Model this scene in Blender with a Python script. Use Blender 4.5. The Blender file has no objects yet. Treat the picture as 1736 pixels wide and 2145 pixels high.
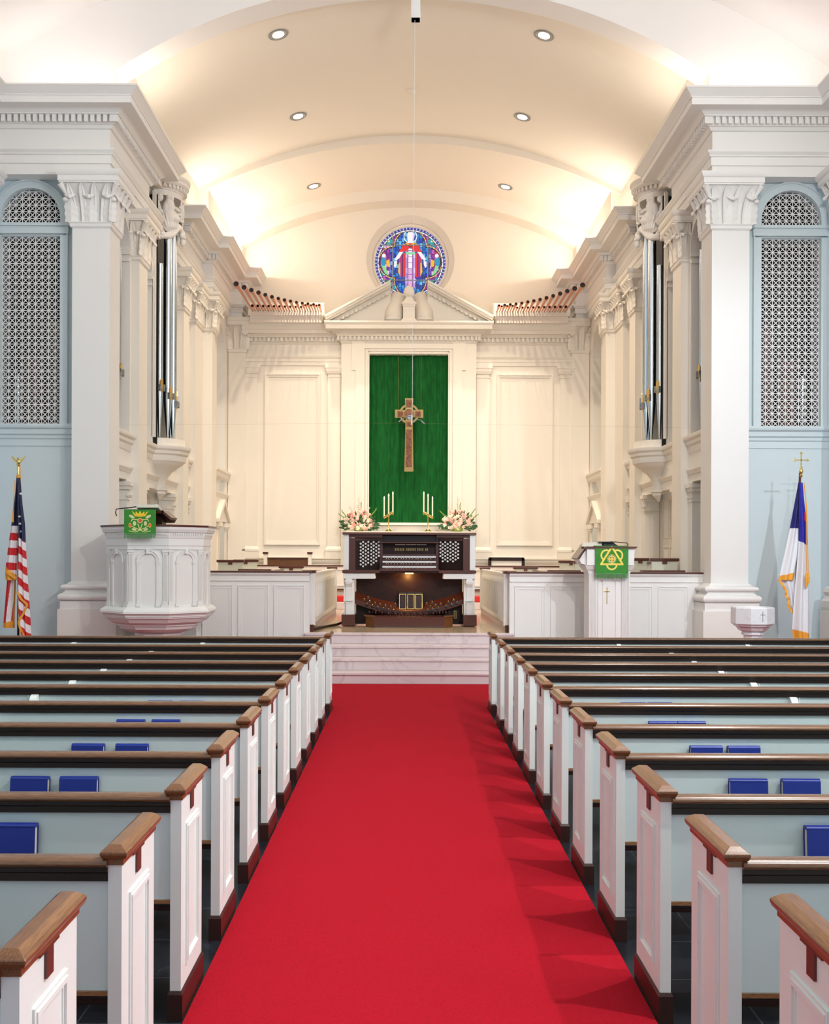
import bpy, math, random
from mathutils import Vector, Matrix
R = math.radians
PI = math.pi
rnd = random.Random(7)
sc = bpy.context.scene
COL = sc.collection

# ------------------------------------------------------------------ camera
F = 2200.0                       # focal length in pixels of the 1736 x 2145 frame
CX, CZ = -0.065, 1.84            # eye position (x, height); it looks along +y
cd = bpy.data.cameras.new('camera')
cam = bpy.data.objects.new('camera', cd)
COL.objects.link(cam)
cam.location = (CX, 0, CZ)
cam.rotation_euler = (Matrix.Rotation(R(90), 4, 'X') @ Matrix.Rotation(R(0.2), 4, 'Z')).to_euler()
cd.sensor_fit = 'VERTICAL'
cd.sensor_height = 24
cd.sensor_width = 24
cd.lens = F / 2145 * 24
cd.shift_x = 19 / 2145
cd.shift_y = 92.5 / 2145
cd.clip_start = 0.05
cd.clip_end = 200
sc.camera = cam

sc.view_settings.view_transform = 'Standard'
sc.view_settings.look = 'None'
sc.view_settings.gamma = 1
sc.view_settings.exposure = 0.4
sc.view_settings.use_curve_mapping = False

# ------------------------------------------------------------------ light
w = bpy.data.worlds.new('world')
sc.world = w
w.use_nodes = True
w.node_tree.nodes['Background'].inputs[0].default_value = (0.72, 0.86, 1.0, 1)
w.node_tree.nodes['Background'].inputs[1].default_value = 0.6

def area(name, loc, rot, sx, sy, power, color, spread=180):
    l = bpy.data.lights.new(name, 'AREA')
    l.shape = 'RECTANGLE'
    l.size, l.size_y = sx, sy
    l.energy, l.color = power, color
    l.spread = R(spread)
    o = bpy.data.objects.new(name, l)
    COL.objects.link(o)
    o.location = loc
    o.rotation_euler = rot
    return o

def point(name, loc, power, color, r=0.1):
    l = bpy.data.lights.new(name, 'POINT')
    l.energy, l.color, l.shadow_soft_size = power, color, r
    o = bpy.data.objects.new(name, l)
    COL.objects.link(o)
    o.location = loc
    return o

def spot(name, loc, target, power, color, ang=80, blend=0.6, r=0.08):
    l = bpy.data.lights.new(name, 'SPOT')
    l.energy, l.color, l.shadow_soft_size = power, color, r
    l.spot_size, l.spot_blend = R(ang), blend
    o = bpy.data.objects.new(name, l)
    COL.objects.link(o)
    o.location = loc
    o.rotation_euler = (Vector(target) - Vector(loc)).to_track_quat('-Z', 'Y').to_euler()
    return o

WARM = (1.0, 0.80, 0.55)
PEACH = (1.0, 0.84, 0.64)
COVE = (1.0, 0.89, 0.76)
DAY = (0.84, 0.92, 1.0)
# cove lamps lying on the cornice ledges, shining up
for s in (-1, 1):
    area('cove_lamp', (s * 4.25, 16.9, 8.72), (PI, s * R(-42), 0), 0.15, 2.2, 17, COVE)
    area('cove_lamp', (s * 4.25, 21.9, 8.72), (PI, s * R(-42), 0), 0.15, 1.6, 19, COVE)
    area('cove_lamp', (s * 4.05, 24.2, 8.72), (PI, s * R(-42), 0), 0.15, 2.0, 30, COVE)
    area('cove_lamp', (s * 5.1, 15.45, 8.75), (R(165), 0, 0), 1.6, 0.15, 4.5, (1.0, 0.90, 0.88))
    area('cove_lamp', (s * 6.1, 8.0, 8.75), (PI, 0, 0), 0.15, 14.0, 24, (1.0, 0.92, 0.92))
# recessed lamps of the chancel vault (their bulbs are built further down)
for y, pw in ((17.5, 450), (20.7, 680), (24.0, 620)):
    for s in (-1, 1):
        spot('vault_lamp', (s * 2.2, y, 10.3 if y < 23 else 10.15), (s * 2.0, y + (2.6 if y < 23 else 1.0), 0), pw, PEACH, 95 if y < 23 else 62, 0.9, 0.07)
# unseen floods added above the chancel arch to brighten the altar wall
for s in (-1, 1):
    spot('altar_fill', (s * 3.4, 16.7, 9.3), (-s * 0.6, 25.4, 2.9), 480, PEACH, 62, 0.8, 0.12)
# nave lamps above the pews on the right, daylight of the nave windows on the right, gallery lamp, rear fill
point('nave_lamp', (3.3, 3.1, 6.5), 560, (1.0, 0.98, 0.96), 0.06)
point('nave_lamp', (3.2, 6.2, 6.5), 520, (1.0, 0.98, 0.96), 0.06)
area('window_light', (6.2, 5.5, 4.6), (0, R(90), 0), 4.0, 9.0, 190, DAY)
spot('gallery_lamp', (6.2, 6.0, 6.7), (4.6, 15.7, 2.6), 900, DAY, 48, 0.7, 0.05)
area('rear_fill', (1.5, -4.5, 5.6), (R(-75), 0, 0), 9.0, 3.5, 95, DAY)  # unseen daylight fill added behind the camera
point('console_lamp', (-0.02, 17.64, 1.50), 6.0, (1.0, 0.45, 0.12), 0.03)

# ------------------------------------------------------------------ mesh collector
class MB:
    def __init__(self):
        self.v, self.f, self.c, self.mi = [], [], [], []
        self.cur = 0
    def face(self, idx):
        self.f.append(tuple(idx)); self.mi.append(self.cur)
    def add(self, vs, fs):
        n = len(self.v)
        self.v += [tuple(p) for p in vs]
        for f in fs:
            self.face([n + i for i in f])
        return self
    def box(self, x0, x1, y0, y1, z0, z1):
        if x0 > x1: x0, x1 = x1, x0
        if y0 > y1: y0, y1 = y1, y0
        if z0 > z1: z0, z1 = z1, z0
        return self.add([(x0,y0,z0),(x1,y0,z0),(x1,y1,z0),(x0,y1,z0),(x0,y0,z1),(x1,y0,z1),(x1,y1,z1),(x0,y1,z1)],
            [(0,3,2,1),(4,5,6,7),(0,1,5,4),(1,2,6,5),(2,3,7,6),(3,0,4,7)])
    def obox(self, c, ax, ay, az):
        c, ax, ay, az = map(Vector, (c, ax, ay, az))
        vs = [c + ax*i + ay*j + az*k for k in (-1,1) for (i,j) in ((-1,-1),(1,-1),(1,1),(-1,1))]
        return self.add(vs, [(0,3,2,1),(4,5,6,7),(0,1,5,4),(1,2,6,5),(2,3,7,6),(3,0,4,7)])
    def loft(self, rings, closed=True, cap=True):
        n = len(self.v); m = len(rings[0])
        for r in rings: self.v += [tuple(p) for p in r]
        for a in range(len(rings) - 1):
            for b in range(m if closed else m - 1):
                b2 = (b + 1) % m
                self.face((n+a*m+b, n+a*m+b2, n+(a+1)*m+b2, n+(a+1)*m+b))
        if cap:
            self.face([n + i for i in range(m)][::-1])
            self.face([n + (len(rings)-1)*m + i for i in range(m)])
        return self
    def prism(self, poly, d, e0, e1):
        """poly: 2D points; d='x','y','z' extrusion axis from e0 to e1"""
        def P(p, e):
            if d == 'x': return (e, p[0], p[1])
            if d == 'y': return (p[0], e, p[1])
            return (p[0], p[1], e)
        return self.loft([[P(p, e0) for p in poly], [P(p, e1) for p in poly]])
    def lathe(self, prof, c=(0,0,0), n=24, axis='z', a0=0, a1=2*PI, cap=True):
        full = abs(a1 - a0 - 2*PI) < 1e-6
        k = n if full else n + 1
        rings = []
        for (r, h) in prof:
            ring = []
            for i in range(k):
                a = a0 + (a1 - a0) * i / n
                p, q = r * math.cos(a), r * math.sin(a)
                if axis == 'z': ring.append((c[0]+p, c[1]+q, c[2]+h))
                elif axis == 'y': ring.append((c[0]+p, c[1]+h, c[2]+q))
                else: ring.append((c[0]+h, c[1]+p, c[2]+q))
            rings.append(ring)
        return self.loft(rings, closed=full, cap=cap and full)
    def tube(self, pts, r, n=8, cap=True):
        pts = [Vector(p) for p in pts]
        rs = r if isinstance(r, (list, tuple)) else [r] * len(pts)
        rings = []
        up0 = None
        for i, p in enumerate(pts):
            t = (pts[min(i+1, len(pts)-1)] - pts[max(i-1, 0)]).normalized()
            up = up0 if up0 is not None else (Vector((0,0,1)) if abs(t.z) < 0.9 else Vector((1,0,0)))
            a = t.cross(up)
            if a.length < 1e-4: a = t.cross(Vector((0,1,0)))
            a.normalize(); b = a.cross(t).normalized(); up0 = b
            rings.append([p + a*math.cos(2*PI*k/n)*rs[i] + b*math.sin(2*PI*k/n)*rs[i] for k in range(n)])
        return self.loft(rings, cap=cap)
    def ball(self, c, rx, ry=None, rz=None, n=12, m=8, rot=None):
        ry = rx if ry is None else ry; rz = rx if rz is None else rz
        rings = []
        for j in range(m + 1):
            t = -PI/2 + PI * j / m
            ct = max(math.cos(t), 1e-3)
            ring = []
            for i in range(n):
                p = Vector((rx*ct*math.cos(2*PI*i/n), ry*ct*math.sin(2*PI*i/n), rz*math.sin(t)))
                if rot: p = rot @ p
                ring.append(Vector(c) + p)
            rings.append(ring)
        return self.loft(rings)
    def sweep(self, prof, path, closed=False, cap=True):
        """prof: (outward, z); path: 2D; outward is to the left of travel"""
        P = [Vector(p) for p in path]; n = len(P)
        dirs = []
        for i in range(n if closed else n - 1):
            dirs.append((P[(i+1) % n] - P[i]).normalized())
        nor = lambda d: Vector((-d.y, d.x))
        mit = []
        for i in range(n):
            if closed: d0, d1 = dirs[i-1], dirs[i]
            elif i == 0: d0 = d1 = dirs[0]
            elif i == n-1: d0 = d1 = dirs[-1]
            else: d0, d1 = dirs[i-1], dirs[i]
            n0, n1 = nor(d0), nor(d1)
            k = 1 + n0.dot(n1)
            mit.append((n0 + n1) / max(k, 0.15))
        rings = [[(P[i].x + mit[i].x*p, P[i].y + mit[i].y*p, z) for (p, z) in prof] for i in range(n)]
        if closed: rings.append(rings[0])
        return self.loft(rings, closed=True, cap=cap and not closed)
    def mirror(self):
        self.v = [(-x, y, z) for (x, y, z) in self.v]
        self.f = [f[::-1] for f in self.f]
        return self
    def xf(self, M, start=0):
        self.v = self.v[:start] + [tuple(M @ Vector(p)) for p in self.v[start:]]
        return self
    def build(self, name, mats, parent=None, smooth=None, bevel=0, label=None):
        me = bpy.data.meshes.new(name)
        if not isinstance(mats, (list, tuple)): mats = [mats]
        if parent is not None: org = WL(parent)
        else:
            xs = [p[0] for p in self.v]; ys = [p[1] for p in self.v]; zs = [p[2] for p in self.v]
            org = Vector(((min(xs)+max(xs))/2, (min(ys)+max(ys))/2, min(zs)))
        me.from_pydata([(p[0]-org.x, p[1]-org.y, p[2]-org.z) for p in self.v], [], self.f)
        for m in mats: me.materials.append(m)
        me.polygons.foreach_set('material_index', self.mi)
        me.validate(); me.update()
        import bmesh
        bm = bmesh.new(); bm.from_mesh(me); bmesh.ops.recalc_face_normals(bm, faces=bm.faces); bm.to_mesh(me); bm.free()
        if smooth is not None:
            me.polygons.foreach_set('use_smooth', [True]*len(me.polygons))
            me.set_sharp_from_angle(angle=R(smooth))
        o = bpy.data.objects.new(name, me)
        COL.objects.link(o)
        if parent is not None:
            o.parent = parent; LOC[o.name] = org
        else:
            o.location = org; LOC[o.name] = org
        if bevel:
            b = o.modifiers.new('bevel', 'BEVEL'); b.width = bevel; b.segments = 2; b.limit_method = 'ANGLE'; b.angle_limit = R(40)
        if label: o['label'] = label
        return o

LOC = {}
def WL(o): return LOC[o.name]
def thing(name, label, cat, loc, group=None):
    o = bpy.data.objects.new(name, None)
    COL.objects.link(o); o.location = loc; LOC[o.name] = Vector(loc)
    o.empty_display_size = 0.1
    return tag(o, label, cat, group)
def tag(o, label, cat, group=None, kind=None):
    o['label'] = label; o['category'] = cat
    if group: o['group'] = group
    if kind: o['kind'] = kind
    return o
def struct(o, label=None, cat=None):
    o['kind'] = 'structure'
    if label: o['label'] = label
    if cat: o['category'] = cat
    return o
def copy_tree(o, parent=None):
    c = o.copy(); COL.objects.link(c); c.parent = parent
    for ch in [x for x in KIDS.get(o.name, [])]: copy_tree(ch, c)
    return c
KIDS = {}
def index_kids(root):
    ks = [x for x in COL.objects if x.parent == root]
    KIDS[root.name] = ks
    for k in ks: index_kids(k)

# ------------------------------------------------------------------ materials
def mat(name, col, rough=0.5, metal=0.0, spec=0.5, emit=None, es=0, noise=None, bump=0, bscale=60, coat=0):
    m = bpy.data.materials.new(name); m.use_nodes = True
    nt = m.node_tree; b = nt.nodes['Principled BSDF']
    b.inputs['Base Color'].default_value = (*col, 1)
    b.inputs['Roughness'].default_value = rough
    b.inputs['Metallic'].default_value = metal
    b.inputs['Specular IOR Level'].default_value = spec
    if coat: b.inputs['Coat Weight'].default_value = coat; b.inputs['Coat Roughness'].default_value = 0.15
    if emit: b.inputs['Emission Color'].default_value = (*emit, 1); b.inputs['Emission Strength'].default_value = es
    tc = nt.nodes.new('ShaderNodeTexCoord')
    if noise:
        col2, scale, stretch, detail = noise
        mp = nt.nodes.new('ShaderNodeMapping'); mp.inputs['Scale'].default_value = stretch
        nz = nt.nodes.new('ShaderNodeTexNoise'); nz.inputs['Scale'].default_value = scale; nz.inputs['Detail'].default_value = detail
        rp = nt.nodes.new('ShaderNodeValToRGB')
        rp.color_ramp.elements[0].position = 0.35; rp.color_ramp.elements[1].position = 0.65
        rp.color_ramp.elements[0].color = (*col, 1); rp.color_ramp.elements[1].color = (*col2, 1)
        nt.links.new(tc.outputs['Object'], mp.inputs[0]); nt.links.new(mp.outputs[0], nz.inputs['Vector'])
        nt.links.new(nz.outputs[0], rp.inputs[0]); nt.links.new(rp.outputs[0], b.inputs['Base Color'])
    if bump:
        nb = nt.nodes.new('ShaderNodeTexNoise'); nb.inputs['Scale'].default_value = bscale; nb.inputs['Detail'].default_value = 3
        bp = nt.nodes.new('ShaderNodeBump'); bp.inputs['Strength'].default_value = bump; bp.inputs['Distance'].default_value = 0.01
        nt.links.new(tc.outputs['Object'], nb.inputs['Vector']); nt.links.new(nb.outputs[0], bp.inputs['Height'])
        nt.links.new(bp.outputs[0], b.inputs['Normal'])
    return m

def attr_mat(name, rough=0.7, emit=0):
    m = bpy.data.materials.new(name); m.use_nodes = True
    nt = m.node_tree; b = nt.nodes['Principled BSDF']
    at = nt.nodes.new('ShaderNodeVertexColor'); at.layer_name = 'weave'
    b.inputs['Roughness'].default_value = rough
    if not emit: nt.links.new(at.outputs[0], b.inputs['Base Color'])
    else: b.inputs['Base Color'].default_value = (0.03, 0.03, 0.04, 1)
    if emit:
        nt.links.new(at.outputs[0], b.inputs['Emission Color']); b.inputs['Emission Strength'].default_value = emit
    return m

M = {}
M['cream'] = mat('cream_paint', (0.86, 0.82, 0.76), 0.55, bump=0.04, bscale=90)
M['ceil'] = mat('plaster_white', (0.88, 0.84, 0.80), 0.8, bump=0.05, bscale=40)
M['ceilc'] = mat('plaster_cream', (0.87, 0.80, 0.70), 0.8, bump=0.05, bscale=40)
M['trim'] = mat('trim_white', (0.84, 0.82, 0.79), 0.5)
M['trimc'] = mat('trim_cream', (0.86, 0.81, 0.73), 0.5)
M['blue'] = mat('pale_blue_green_paint', (0.60, 0.68, 0.70), 0.6, bump=0.04, bscale=90)
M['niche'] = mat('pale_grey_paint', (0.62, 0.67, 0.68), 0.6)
M['pew'] = mat('pale_mint_paint', (0.68, 0.79, 0.78), 0.35)
M['pewend'] = mat('white_gloss_paint', (0.79, 0.85, 0.82), 0.32)
M['sage'] = mat('sage_cream_paint', (0.66, 0.66, 0.54), 0.45)
M['joinery'] = mat('white_joinery_paint', (0.84, 0.83, 0.80), 0.4)
M['oak'] = mat('varnished_oak', (0.34, 0.165, 0.06), 0.28, noise=((0.20, 0.085, 0.03), 14, (3, 3, 25), 6), coat=0.4)
M['oaky'] = mat('varnished_oak_rail', (0.19, 0.085, 0.034), 0.25, noise=((0.10, 0.042, 0.017), 14, (1.2, 25, 25), 6), coat=0.4)
M['capwood'] = mat('varnished_oak_cap', (0.24, 0.098, 0.032), 0.28, noise=((0.13, 0.048, 0.017), 12, (25, 1.2, 25), 6), coat=0.4)
M['railshade'] = mat('shaded_rail_band', (0.014, 0.006, 0.004), 0.35)  # near-black colour carries the shade below the rail cap
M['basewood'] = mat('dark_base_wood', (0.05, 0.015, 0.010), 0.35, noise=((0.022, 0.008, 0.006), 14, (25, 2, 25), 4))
M['mahog'] = mat('mahogany', (0.115, 0.028, 0.013), 0.3, noise=((0.06, 0.015, 0.008), 12, (3, 25, 25), 5), coat=0.3)
M['darkwood'] = mat('dark_walnut', (0.030, 0.011, 0.007), 0.4, spec=0.25, noise=((0.015, 0.006, 0.004), 8, (2, 8, 8), 4))
M['black'] = mat('black', (0.006, 0.006, 0.008), 0.5)
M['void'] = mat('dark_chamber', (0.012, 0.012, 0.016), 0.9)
M['carpet'] = mat('red_carpet', (0.46, 0.007, 0.022), 0.95, spec=0.1, noise=((0.34, 0.006, 0.014), 220, (1, 1, 1), 2), bump=0.3, bscale=400)
M['gold'] = mat('gilt', (0.85, 0.60, 0.20), 0.28, metal=0.9)
M['brass'] = mat('polished_brass', (0.80, 0.62, 0.22), 0.2, metal=1.0)
M['tin'] = mat('organ_pipe_tin', (0.62, 0.68, 0.73), 0.2, metal=1.0)
M['copper'] = mat('copper', (0.72, 0.29, 0.16), 0.3, metal=0.7)
M['white'] = mat('white_plastic', (0.85, 0.85, 0.84), 0.3)
M['candle'] = mat('candle_wax', (0.88, 0.84, 0.70), 0.5)
M['flame'] = mat('flame', (1, 0.8, 0.4), 0.5, emit=(1.0, 0.62, 0.22), es=5)
M['bulb'] = mat('lamp_bulb', (1, 0.95, 0.9), 0.5, emit=(1.0, 0.93, 0.85), es=7)
M['bulbw'] = mat('lamp_bulb_orange', (1, 0.7, 0.3), 0.5, emit=(1.0, 0.62, 0.25), es=9)
M['grey'] = mat('grey_metal', (0.32, 0.34, 0.37), 0.4, metal=0.5)
M['bluebook'] = mat('blue_book_cloth', (0.010, 0.03, 0.27), 0.4)
M['pages'] = mat('book_pages', (0.75, 0.70, 0.58), 0.8)
M['plate'] = mat('brown_number_plate', (0.11, 0.03, 0.02), 0.4)
M['green'] = mat('green_velvet', (0.012, 0.16, 0.03), 0.85, noise=((0.008, 0.11, 0.022), 6, (3, 1, 0.5), 4))
M['damask'] = mat('green_damask', (0.006, 0.115, 0.022), 0.8, spec=0.15, noise=((0.004, 0.070, 0.014), 3.5, (5, 1, 0.8), 5))
M['fringe'] = mat('green_fringe', (0.10, 0.30, 0.10), 0.8)
M['goldfringe'] = mat('gold_fringe', (0.85, 0.38, 0.04), 0.7)
M['leaf'] = mat('leaf_green', (0.03, 0.11, 0.035), 0.5)
M['leafl'] = mat('leaf_light_green', (0.24, 0.36, 0.06), 0.5)
M['pink'] = mat('pink_petals', (0.78, 0.36, 0.32), 0.6)
M['pinkl'] = mat('pale_pink_petals', (0.86, 0.60, 0.50), 0.6)
M['ivory'] = mat('ivory_petals', (0.85, 0.80, 0.62), 0.6)
M['red'] = mat('red_cushion', (0.62, 0.015, 0.012), 0.7)
M['brown'] = mat('brown_relief', (0.10, 0.035, 0.018), 0.5, noise=((0.24, 0.09, 0.04), 26, (1, 1, 1), 3), bump=0.5, bscale=30)
M['dullgold'] = mat('dull_gold', (0.30, 0.22, 0.085), 0.5, metal=0.3)
M['carve'] = mat('carved_white', (0.86, 0.82, 0.77), 0.55)
M['glassd'] = mat('frosted_shade', (0.8, 0.8, 0.82), 0.3)

def marble(name, c1, c2, vein, scale, rough, tile=None, tcol=(0.3, 0.25, 0.2)):
    m = bpy.data.materials.new(name); m.use_nodes = True
    nt = m.node_tree; N = nt.nodes; L = nt.links; b = N['Principled BSDF']
    b.inputs['Roughness'].default_value = rough
    tc = N.new('ShaderNodeTexCoord')
    n1 = N.new('ShaderNodeTexNoise'); n1.inputs['Scale'].default_value = scale; n1.inputs['Detail'].default_value = 8
    r1 = N.new('ShaderNodeValToRGB')
    r1.color_ramp.elements[0].position = 0.3; r1.color_ramp.elements[1].position = 0.7
    r1.color_ramp.elements[0].color = (*c1, 1); r1.color_ramp.elements[1].color = (*c2, 1)
    n2 = N.new('ShaderNodeTexNoise'); n2.inputs['Scale'].default_value = scale * 0.8; n2.inputs['Detail'].default_value = 10; n2.inputs['Distortion'].default_value = 1.2
    r2 = N.new('ShaderNodeValToRGB')
    e = r2.color_ramp.elements
    e[0].position = 0.485; e[0].color = (0, 0, 0, 1); e[1].position = 0.515; e[1].color = (0, 0, 0, 1)
    x = e.new(0.5); x.color = (1, 1, 1, 1)
    mx = N.new('ShaderNodeMix'); mx.data_type = 'RGBA'
    mx.inputs[7].default_value = (*vein, 1)
    L.new(tc.outputs['Object'], n1.inputs['Vector']); L.new(tc.outputs['Object'], n2.inputs['Vector'])
    L.new(n1.outputs[0], r1.inputs[0]); L.new(n2.outputs[0], r2.inputs[0])
    L.new(r2.outputs[0], mx.inputs[0]); L.new(r1.outputs[0], mx.inputs[6])
    out = mx.outputs[2]
    if tile:
        bt = N.new('ShaderNodeTexBrick'); bt.offset = 0
        bt.inputs['Scale'].default_value = 1; bt.inputs['Brick Width'].default_value = tile; bt.inputs['Row Height'].default_value = tile
        bt.inputs['Mortar Size'].default_value = 0.004; bt.inputs['Mortar'].default_value = (*tcol, 1)
        L.new(tc.outputs['Object'], bt.inputs['Vector']); L.new(out, bt.inputs['Color1']); L.new(out, bt.inputs['Color2'])
        out = bt.outputs[0]
    L.new(out, b.inputs['Base Color'])
    return m
M['stepmarble'] = marble('pink_marble', (0.74, 0.64, 0.64), (0.66, 0.55, 0.56), (0.60, 0.50, 0.51), 0.8, 0.35)
M['floormarble'] = marble('tan_marble_tiles', (0.50, 0.38, 0.24), (0.60, 0.47, 0.32), (0.42, 0.30, 0.2), 2.0, 0.12, 0.6)
M['fontmarble'] = marble('white_marble', (0.80, 0.80, 0.82), (0.76, 0.76, 0.79), (0.66, 0.66, 0.70), 5, 0.3)
M['slate'] = marble('black_slate_tiles', (0.010, 0.012, 0.016), (0.016, 0.018, 0.024), (0.03, 0.035, 0.045), 3, 0.22, 0.45, (0.05, 0.06, 0.075))

# ------------------------------------------------------------------ pierced walls
def pierced(mb, axis, e0, e1, u0, u1, zb, zt, openings, n=18):
    """wall slab; axis 'x': slab between x=e0..e1 running along y=u; axis 'y': slab between y=e0..e1 along x=u.
    opening: dict(u0,u1,z0,z1[,arch] [,circle])"""
    us = {u0, u1}
    for o in openings:
        us |= {o['u0'], o['u1']}
        if o.get('arch') or o.get('circle'):
            c = (o['u0'] + o['u1']) / 2; r = (o['u1'] - o['u0']) / 2
            for i in range(1, n): us.add(c - r * math.cos(PI * i / n))
    us = sorted(u for u in us if u0 - 1e-9 <= u <= u1 + 1e-9)
    def rng(o, u):
        c = (o['u0'] + o['u1']) / 2; r = (o['u1'] - o['u0']) / 2
        h = math.sqrt(max(r*r - (u-c)**2, 0))
        if o.get('circle'): return o['z0'] - h, o['z0'] + h
        if o.get('arch'): return o['z0'], o['z1'] + h * o.get('k', 1)
        return o['z0'], o['z1']
    for a, b in zip(us[:-1], us[1:]):
        if b - a < 1e-6: continue
        mid = (a + b) / 2
        act = sorted([o for o in openings if o['u0'] < mid < o['u1']], key=lambda o: o['z0'])
        la = lb = zb
        segs = []
        for o in act:
            (za0, za1), (zb0, zb1) = rng(o, a), rng(o, b)
            segs.append((la, lb, za0, zb0)); la, lb = za1, zb1
        segs.append((la, lb, zt, zt))
        for (p, q, r_, s_) in segs:
            if r_ - p < 1e-5 and s_ - q < 1e-5: continue
            poly = [(a, p), (b, q), (b, s_), (a, r_)]
            if axis == 'x': mb.prism(poly, 'x', e0, e1)
            else: mb.prism(poly, 'y', e0, e1)
    return mb

def frame(mb, ax, e0, e1, a0, a1, b0, b1, w_):
    """rectangular picture-frame moulding; ax: axis of its thickness e0..e1"""
    for (p0, p1, q0, q1) in ((a0, a1, b0, b0+w_), (a0, a1, b1-w_, b1), (a0, a0+w_, b0+w_, b1-w_), (a1-w_, a1, b0+w_, b1-w_)):
        if ax == 'x': mb.box(e0, e1, p0, p1, q0, q1)
        else: mb.box(p0, p1, e0, e1, q0, q1)
def side(s, mb):            # everything of a side is laid out on the right (+x) and mirrored for the left
    return mb.mirror() if s < 0 else mb
SN = {-1: 'left', 1: 'right'}
# ------------------------------------------------------------------ floor, steps, ceiling
H = 0.665                      # chancel floor
mb = MB(); mb.box(-7.2, 7.2, -5, 15.05, -0.1, 0.0)
struct(mb.build('floor', M['slate']))
mb = MB(); mb.box(-7.2, 7.2, 15.05, 26.0, -0.1, 0.0)
struct(mb.build('floor', M['slate']))
mb = MB(); mb.box(-6.2, 6.2, 16.15, 26.0, 0.0, H)
struct(mb.build('floor', M['floormarble']), 'tan polished marble floor of the chancel')
# carpet: aisle runner opening into the cross aisle in front of the steps
mb = MB()
mb.prism([(-0.93, -3), (0.93, -3), (0.93, 12.75), (6.3, 12.75), (6.3, 15.04), (-6.3, 15.04), (-6.3, 12.75), (-0.93, 12.75)], 'z', 0.0, 0.012)
o = mb.build('carpet', M['carpet']); tag(o, 'bright red carpet running up the centre aisle to the steps', 'carpet')
# marble steps, one thing per step
ords = ['lowest', 'second', 'third', 'top']
for i in range(4):
    y = 15.05 + 0.33 * i; z = H / 4 * (i + 1)
    mb = MB()
    mb.box(-1.6, 1.6, y + 0.01, 16.15, 0.0 if i == 0 else H/4*i, z - 0.035)
    nose = [(y - 0.012, z - 0.035), (y + 0.02, z - 0.045), (y+0.02, z - 0.035), (16.1 if i < 3 else 16.1, z - 0.035), (16.1, z), (y, z), (y - 0.016, z - 0.016)]
    mb.box(-1.6, 1.6, y - 0.014, 16.15, z - 0.035, z)
    o = mb.build('marble_step', M['stepmarble'], bevel=0.006)
    tag(o, '%s of the four pink marble steps up to the chancel' % ords[i], 'step', 'marble steps to the chancel')

def arc(c, R0, x0, x1, n):
    return [(x0 + (x1-x0)*i/n, c + math.sqrt(R0*R0 - (x0 + (x1-x0)*i/n)**2)) for i in range(n+1)]
def vault(name, mat_, c, R0, xs, y0, y1, t=0.12):
    a = arc(c, R0, -xs, xs, 64)
    b = [(x, z + t) for (x, z) in a][::-1]
    mb = MB(); mb.prism(a + b, 'y', y0, y1)
    return struct(mb.build(name, mat_, smooth=30))
VA = (1.6, 9.2); VB = (0.73, 9.9); VC = (2.07, 8.3)
vault('ceiling', M['ceil'], 0.25, 11.0, 6.6, -5, 15.9)
vault('ceiling', M['ceilc'], *VA, 4.7, 16.38, 22.4)
vault('ceiling', M['ceilc'], *VB, 4.6, 22.4, 25.2)
vault('ceiling', M['ceilc'], *VC, 4.3, 25.2, 25.7)
# risers between the vault sections
def lune(name, mat_, lo, hi, xs, y0, y1):
    a = arc(*lo, -xs, xs, 64); b = arc(*hi, -xs, xs, 64)[::-1]
    mb = MB(); mb.prism(a + [(x, z + 0.05) for x, z in b], 'y', y0, y1)
    return struct(mb.build(name, mat_, smooth=30))
lune('ceiling', M['ceilc'], VB, (1.6 + .1, 9.2 + .1), 4.6, 22.35, 22.40)
lune('ceiling', M['ceilc'], VC, VB, 4.3, 25.15, 25.2)
# chancel arch: wall above the opening and its soffit
AR = (2.44, 8.09)
a = arc(*AR, -4.5, 4.5, 64)
mb = MB()
poly = [(-7.0, 8.5), (-4.5, 8.5)] + a + [(4.5, 8.5), (7.0, 8.5), (7.0, 11.6), (-7.0, 11.6)]
for (p, q) in zip(a[:-1], a[1:]): mb.prism([p, q, (q[0], 11.6), (p[0], 11.6)], 'y', 15.9, 16.38)
mb.box(-7.0, -4.5, 15.9, 16.38, 8.5, 11.6); mb.box(4.5, 7.0, 15.9, 16.38, 8.5, 11.6)
struct(mb.build('wall_front', M['ceil'], smooth=30), 'white wall with the wide chancel arch')

# ------------------------------------------------------------------ entablatures
PATH = [(6.39, -5), (6.39, 15.7), (4.5, 15.7), (4.5, 18.1), (5.15, 18.1), (5.15, 20.94), (4.5, 20.94), (4.5, 22.9), (4.29, 22.9), (4.29, 25.3), (4.02, 25.3), (4.02, 25.7)]
PROF = [(-0.25, 7.53), (0.0, 7.53), (0.0, 7.685), (0.025, 7.69), (0.025, 7.81), (0.05, 7.82), (0.05, 7.835), (0.085, 7.875), (0.085, 7.90), (0.0, 7.905), (0.0, 8.20),
        (0.03, 8.205), (0.06, 8.25), (0.09, 8.255), (0.09, 8.365), (0.17, 8.37), (0.17, 8.385), (0.21, 8.42), (0.24, 8.43), (0.42, 8.43), (0.42, 8.53),
        (0.435, 8.53), (0.435, 8.545), (0.45, 8.56), (0.49, 8.60), (0.52, 8.63), (0.53, 8.635), (0.53, 8.66), (0.44, 8.66), (0.40, 8.55), (-0.25, 8.55)]
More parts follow.
